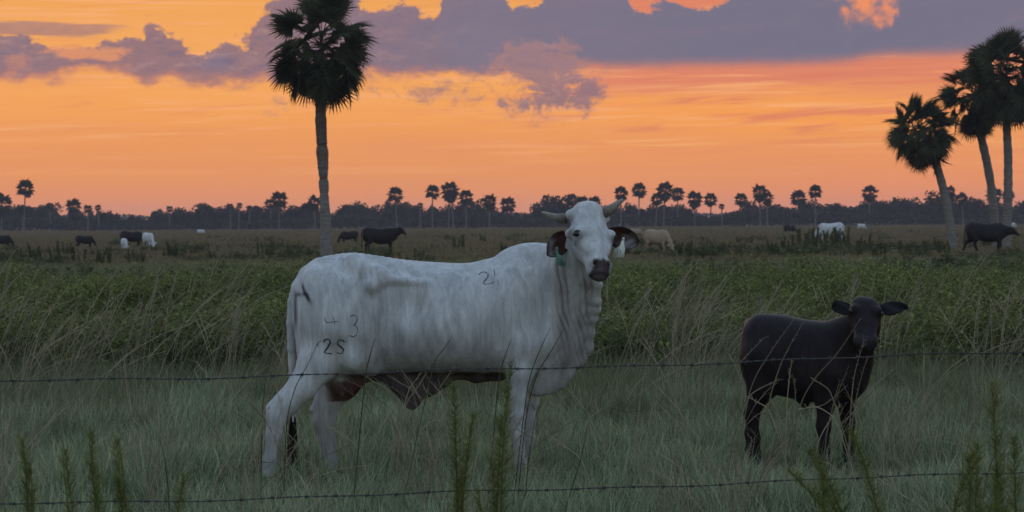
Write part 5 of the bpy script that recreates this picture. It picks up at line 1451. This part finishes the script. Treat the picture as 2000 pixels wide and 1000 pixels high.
spots = [(268, 88), (360, 150), (60, 95), (452, 140), (850, 120), (893, 128), (940, 165), (1376, 130), (1392, 140), (1462, 150), (1440, 155), (1582, 118), (1604, 122), (1628, 115), (1652, 120), (1690, 108), (1770, 100), (1796, 96), (1830, 108), (1540, 112), (130, 110), (200, 84), (410, 96), (470, 92), (520, 105), (25, 84), (980, 118),
         (1340, 96), (1360, 90), (1410, 100), (1505, 92), (1720, 90), (1745, 118), (1560, 88), (330, 100), (300, 125), (1895, 118), (1840, 92), (100, 82), (155, 90), (820, 96), (1310, 115), (1985, 92), (1588, 138), (1602, 141), (1618, 137), (1634, 140), (1648, 143), (1575, 142)]
for i, (x, Y) in enumerate(spots):
    fennel(x, 0, Y * rnd.uniform(0.95, 1.05), 0, 'dark upright clump of feathery weed standing out in the far pasture', 0, 'dark weed clumps in the far pasture', parts=CLUMP[i % 4], sc=rnd.uniform(0.4, 0.95) if i < 43 else 1.15, name='weed_clump')

# ------------------------------------------------------------------ stalks leaning before the cattle, where the photograph shows them
def stalks(name, label, lines, mat, r, heads=True, seed=1):
    mb = MB(); g = random.Random(seed)
    for Y, *pts in lines:
        q = [P(x, y, Y + 0.02 * i) for i, (x, y) in enumerate(pts)]
        # carried down to the soil
        if q[-1].z > 0.02:
            d = (q[-1] - q[-2]).normalized(); e = q[-1] + Vector((d.x * 0.4, 0.02, 0)) * q[-1].z; e.z = -0.01
            q.append(e)
        f = smooth_path(q, 9 + 3 * len(q)); own = g.random()
        k = len(f)
        mb.tube(f, [r * (0.45 + 0.75 * min(1, i / k * 2.5)) for i in range(k)], 4, True, c=(0.7, own, own))
        if heads:
            for j in range(14):
                i0 = int(j / 14 * k * 0.42); p_ = Vector(f[i0]); d = (Vector(f[i0]) - Vector(f[i0 + 1])).normalized() * 0.5 + Vector((g.uniform(-1, 1), g.uniform(-1, 1), g.uniform(-0.6, 1))) * 0.6
                mb.tube([p_, p_ + d * g.uniform(0.015, 0.04)], [r * 0.7, r * 0.2], 3, False, c=(1, own, own))
    tag(link(name, mb.mesh(name, mat, True, True)), label, None, None, 'stuff')
CALF_L = [(12.9, (1679, 625), (1635, 690), (1590, 742), (1563, 792)), (12.6, (1567, 632), (1525, 712), (1499, 803)), (12.8, (1546, 630), (1499, 697), (1468, 754)), (12.7, (1546, 706), (1541, 745), (1537, 790)), (12.8, (1552, 742), (1554, 795)), (12.6, (1687, 666), (1666, 750), (1658, 875)), (12.5, (1693, 700), (1674, 770), (1662, 850)),
          (12.6, (1521, 742), (1490, 756), (1466, 771)), (12.7, (1463, 776), (1480, 786), (1499, 797)), (12.7, (1650, 758), (1605, 792), (1562, 801)), (12.8, (1586, 740), (1600, 748), (1618, 760)), (12.6, (1688, 772), (1672, 800), (1640, 835)), (12.5, (1640, 790), (1622, 820), (1600, 860)), (12.7, (1684, 780), (1676, 830), (1670, 880)), (12.6, (1560, 800), (1590, 795), (1625, 812)), (12.7, (1545, 795), (1535, 815), (1520, 830)),
          (12.6, (1492, 660), (1440, 715), (1412, 760)), (12.8, (1640, 745), (1625, 800), (1612, 870))]
COW_L = [(12.6, (821, 730), (800, 760), (789, 795)), (12.7, (846, 703), (820, 750), (793, 790)), (12.6, (829, 760), (838, 768), (848, 777)), (12.4, (647, 836), (672, 852), (698, 874)), (12.2, (766, 866), (810, 885), (845, 908)), (12.3, (872, 818), (848, 822), (826, 836)), (12.2, (1010, 839), (1030, 850), (1050, 862)), (12.2, (1068, 847), (1100, 870), (1136, 900)), (12.4, (892, 705), (878, 730), (858, 760)),
         (12.2, (990, 898), (1030, 914), (1065, 920)), (12.4, (1195, 720), (1175, 760), (1160, 785)), (12.4, (1240, 690), (1215, 740), (1195, 780)), (12.4, (1282, 650), (1262, 720), (1250, 780)), (12.3, (1342, 660), (1300, 720), (1280, 770))]
stalks('tan_stalks', 'pale dry grass stalks leaning across the black calf and the belly of the white cow', CALF_L + COW_L, MG_TAN, 0.0026)
DARK_L = [(11.6, (621, 668), (600, 714), (579, 752), (561, 820), (556, 900)), (11.6, (521, 720), (513, 800), (511, 880), (510, 930)), (11.2, (1147, 832), (1136, 890), (1118, 950), (1104, 1000)), (11.4, (1102, 640), (1080, 680), (1050, 730), (1030, 800)), (11.4, (1075, 640), (1052, 690), (1034, 740)), (11.5, (1000, 660), (985, 700), (975, 740)), (11.5, (884, 655), (868, 680), (852, 700)), (11.3, (1318, 862), (1336, 920), (1348, 1000)),
          (11.2, (1970, 800), (1952, 860), (1926, 940)), (11.4, (733, 660), (724, 690), (716, 720)), (11.3, (1050, 790), (1040, 850), (1030, 920)), (11.0, (310, 850), (322, 900), (330, 980))]
stalks('dark_stems', 'thin dark weed stems before the white cow and in the foreground', DARK_L, MG_DARK, 0.0022, False, 4)

# ------------------------------------------------------------------ the barbed wire
M_WIRE = plain('weathered_wire', (0.045, 0.042, 0.042), 0.6, 0.3, 60, 0.4)
def wire(left, right, label, seed):
    a, b = Vector(left), Vector(right); d = b - a
    a, b = a - d * 0.55, b + d * 0.55; d = b - a; L = d.length; d.normalize()
    root = empty('barbed_wire', a); tag(root, label, 'barbed wire', 'strands of the barbed wire fence')
    up = Vector((0, 0, 1)); sd = d.cross(up).normalized(); up = sd.cross(d)
    g = random.Random(seed)
    pos_ = lambda t: d * (L * t) + up * (-0.05 * 4 * t * (1 - t) + 0.05 + 0.004 * math.sin(31 * t) + 0.003 * math.sin(83 * t + 1))
    n = 760
    for ph in (0, math.pi):
        mb = MB(); pts = []
        for i in range(n + 1):
            t = i / n; w = t * L / 0.075 * 2 * math.pi + ph
            pts.append(pos_(t) + (sd * math.cos(w) + up * math.sin(w)) * 0.0018)
        mb.tube(pts, 0.0016, 5)
        link('strand', mb.mesh('strand', M_WIRE, True), root)
    bm_ = MB(); r = 0.0052
    for ph in (0.4, 2.2):
        cdir = lambda w: Vector((0, math.cos(w), math.sin(w)))
        coil = [Vector((-0.005 + 0.010 * k / 10 + (0.002 if ph > 1 else -0.002), 0, 0)) + cdir(ph + k / 10 * 4 * math.pi) * r for k in range(11)]
        coil = [coil[0] + cdir(ph + 1.2) * 0.017] + coil + [coil[-1] + cdir(ph + 2.6) * 0.017]
        bm_.tube(coil, [0.0006] + [0.0016] * 11 + [0.0006], 4)
    me = bm_.mesh('barb', M_WIRE, True)
    k = int(L / 0.127)
    q = Vector((1, 0, 0)).rotation_difference(d)
    for i in range(k):
        t = (i + 0.5 + g.uniform(-0.08, 0.08)) / k
        p = P(0, 0, 1)
        o = link('barb', me, root); o.location = pos_(t); o.rotation_mode = 'QUATERNION'
        o.rotation_quaternion = q @ Matrix.Rotation(g.uniform(0, 6.28), 3, 'X').to_quaternion()
wire(P(0, 751, 8.6), P(2000, 691, 9.85), 'upper strand of barbed wire crossing in front of both animals', 1)
wire(P(0, 991, 8.6), P(2000, 926, 9.85), 'lower strand of barbed wire near the bottom of the picture', 2)
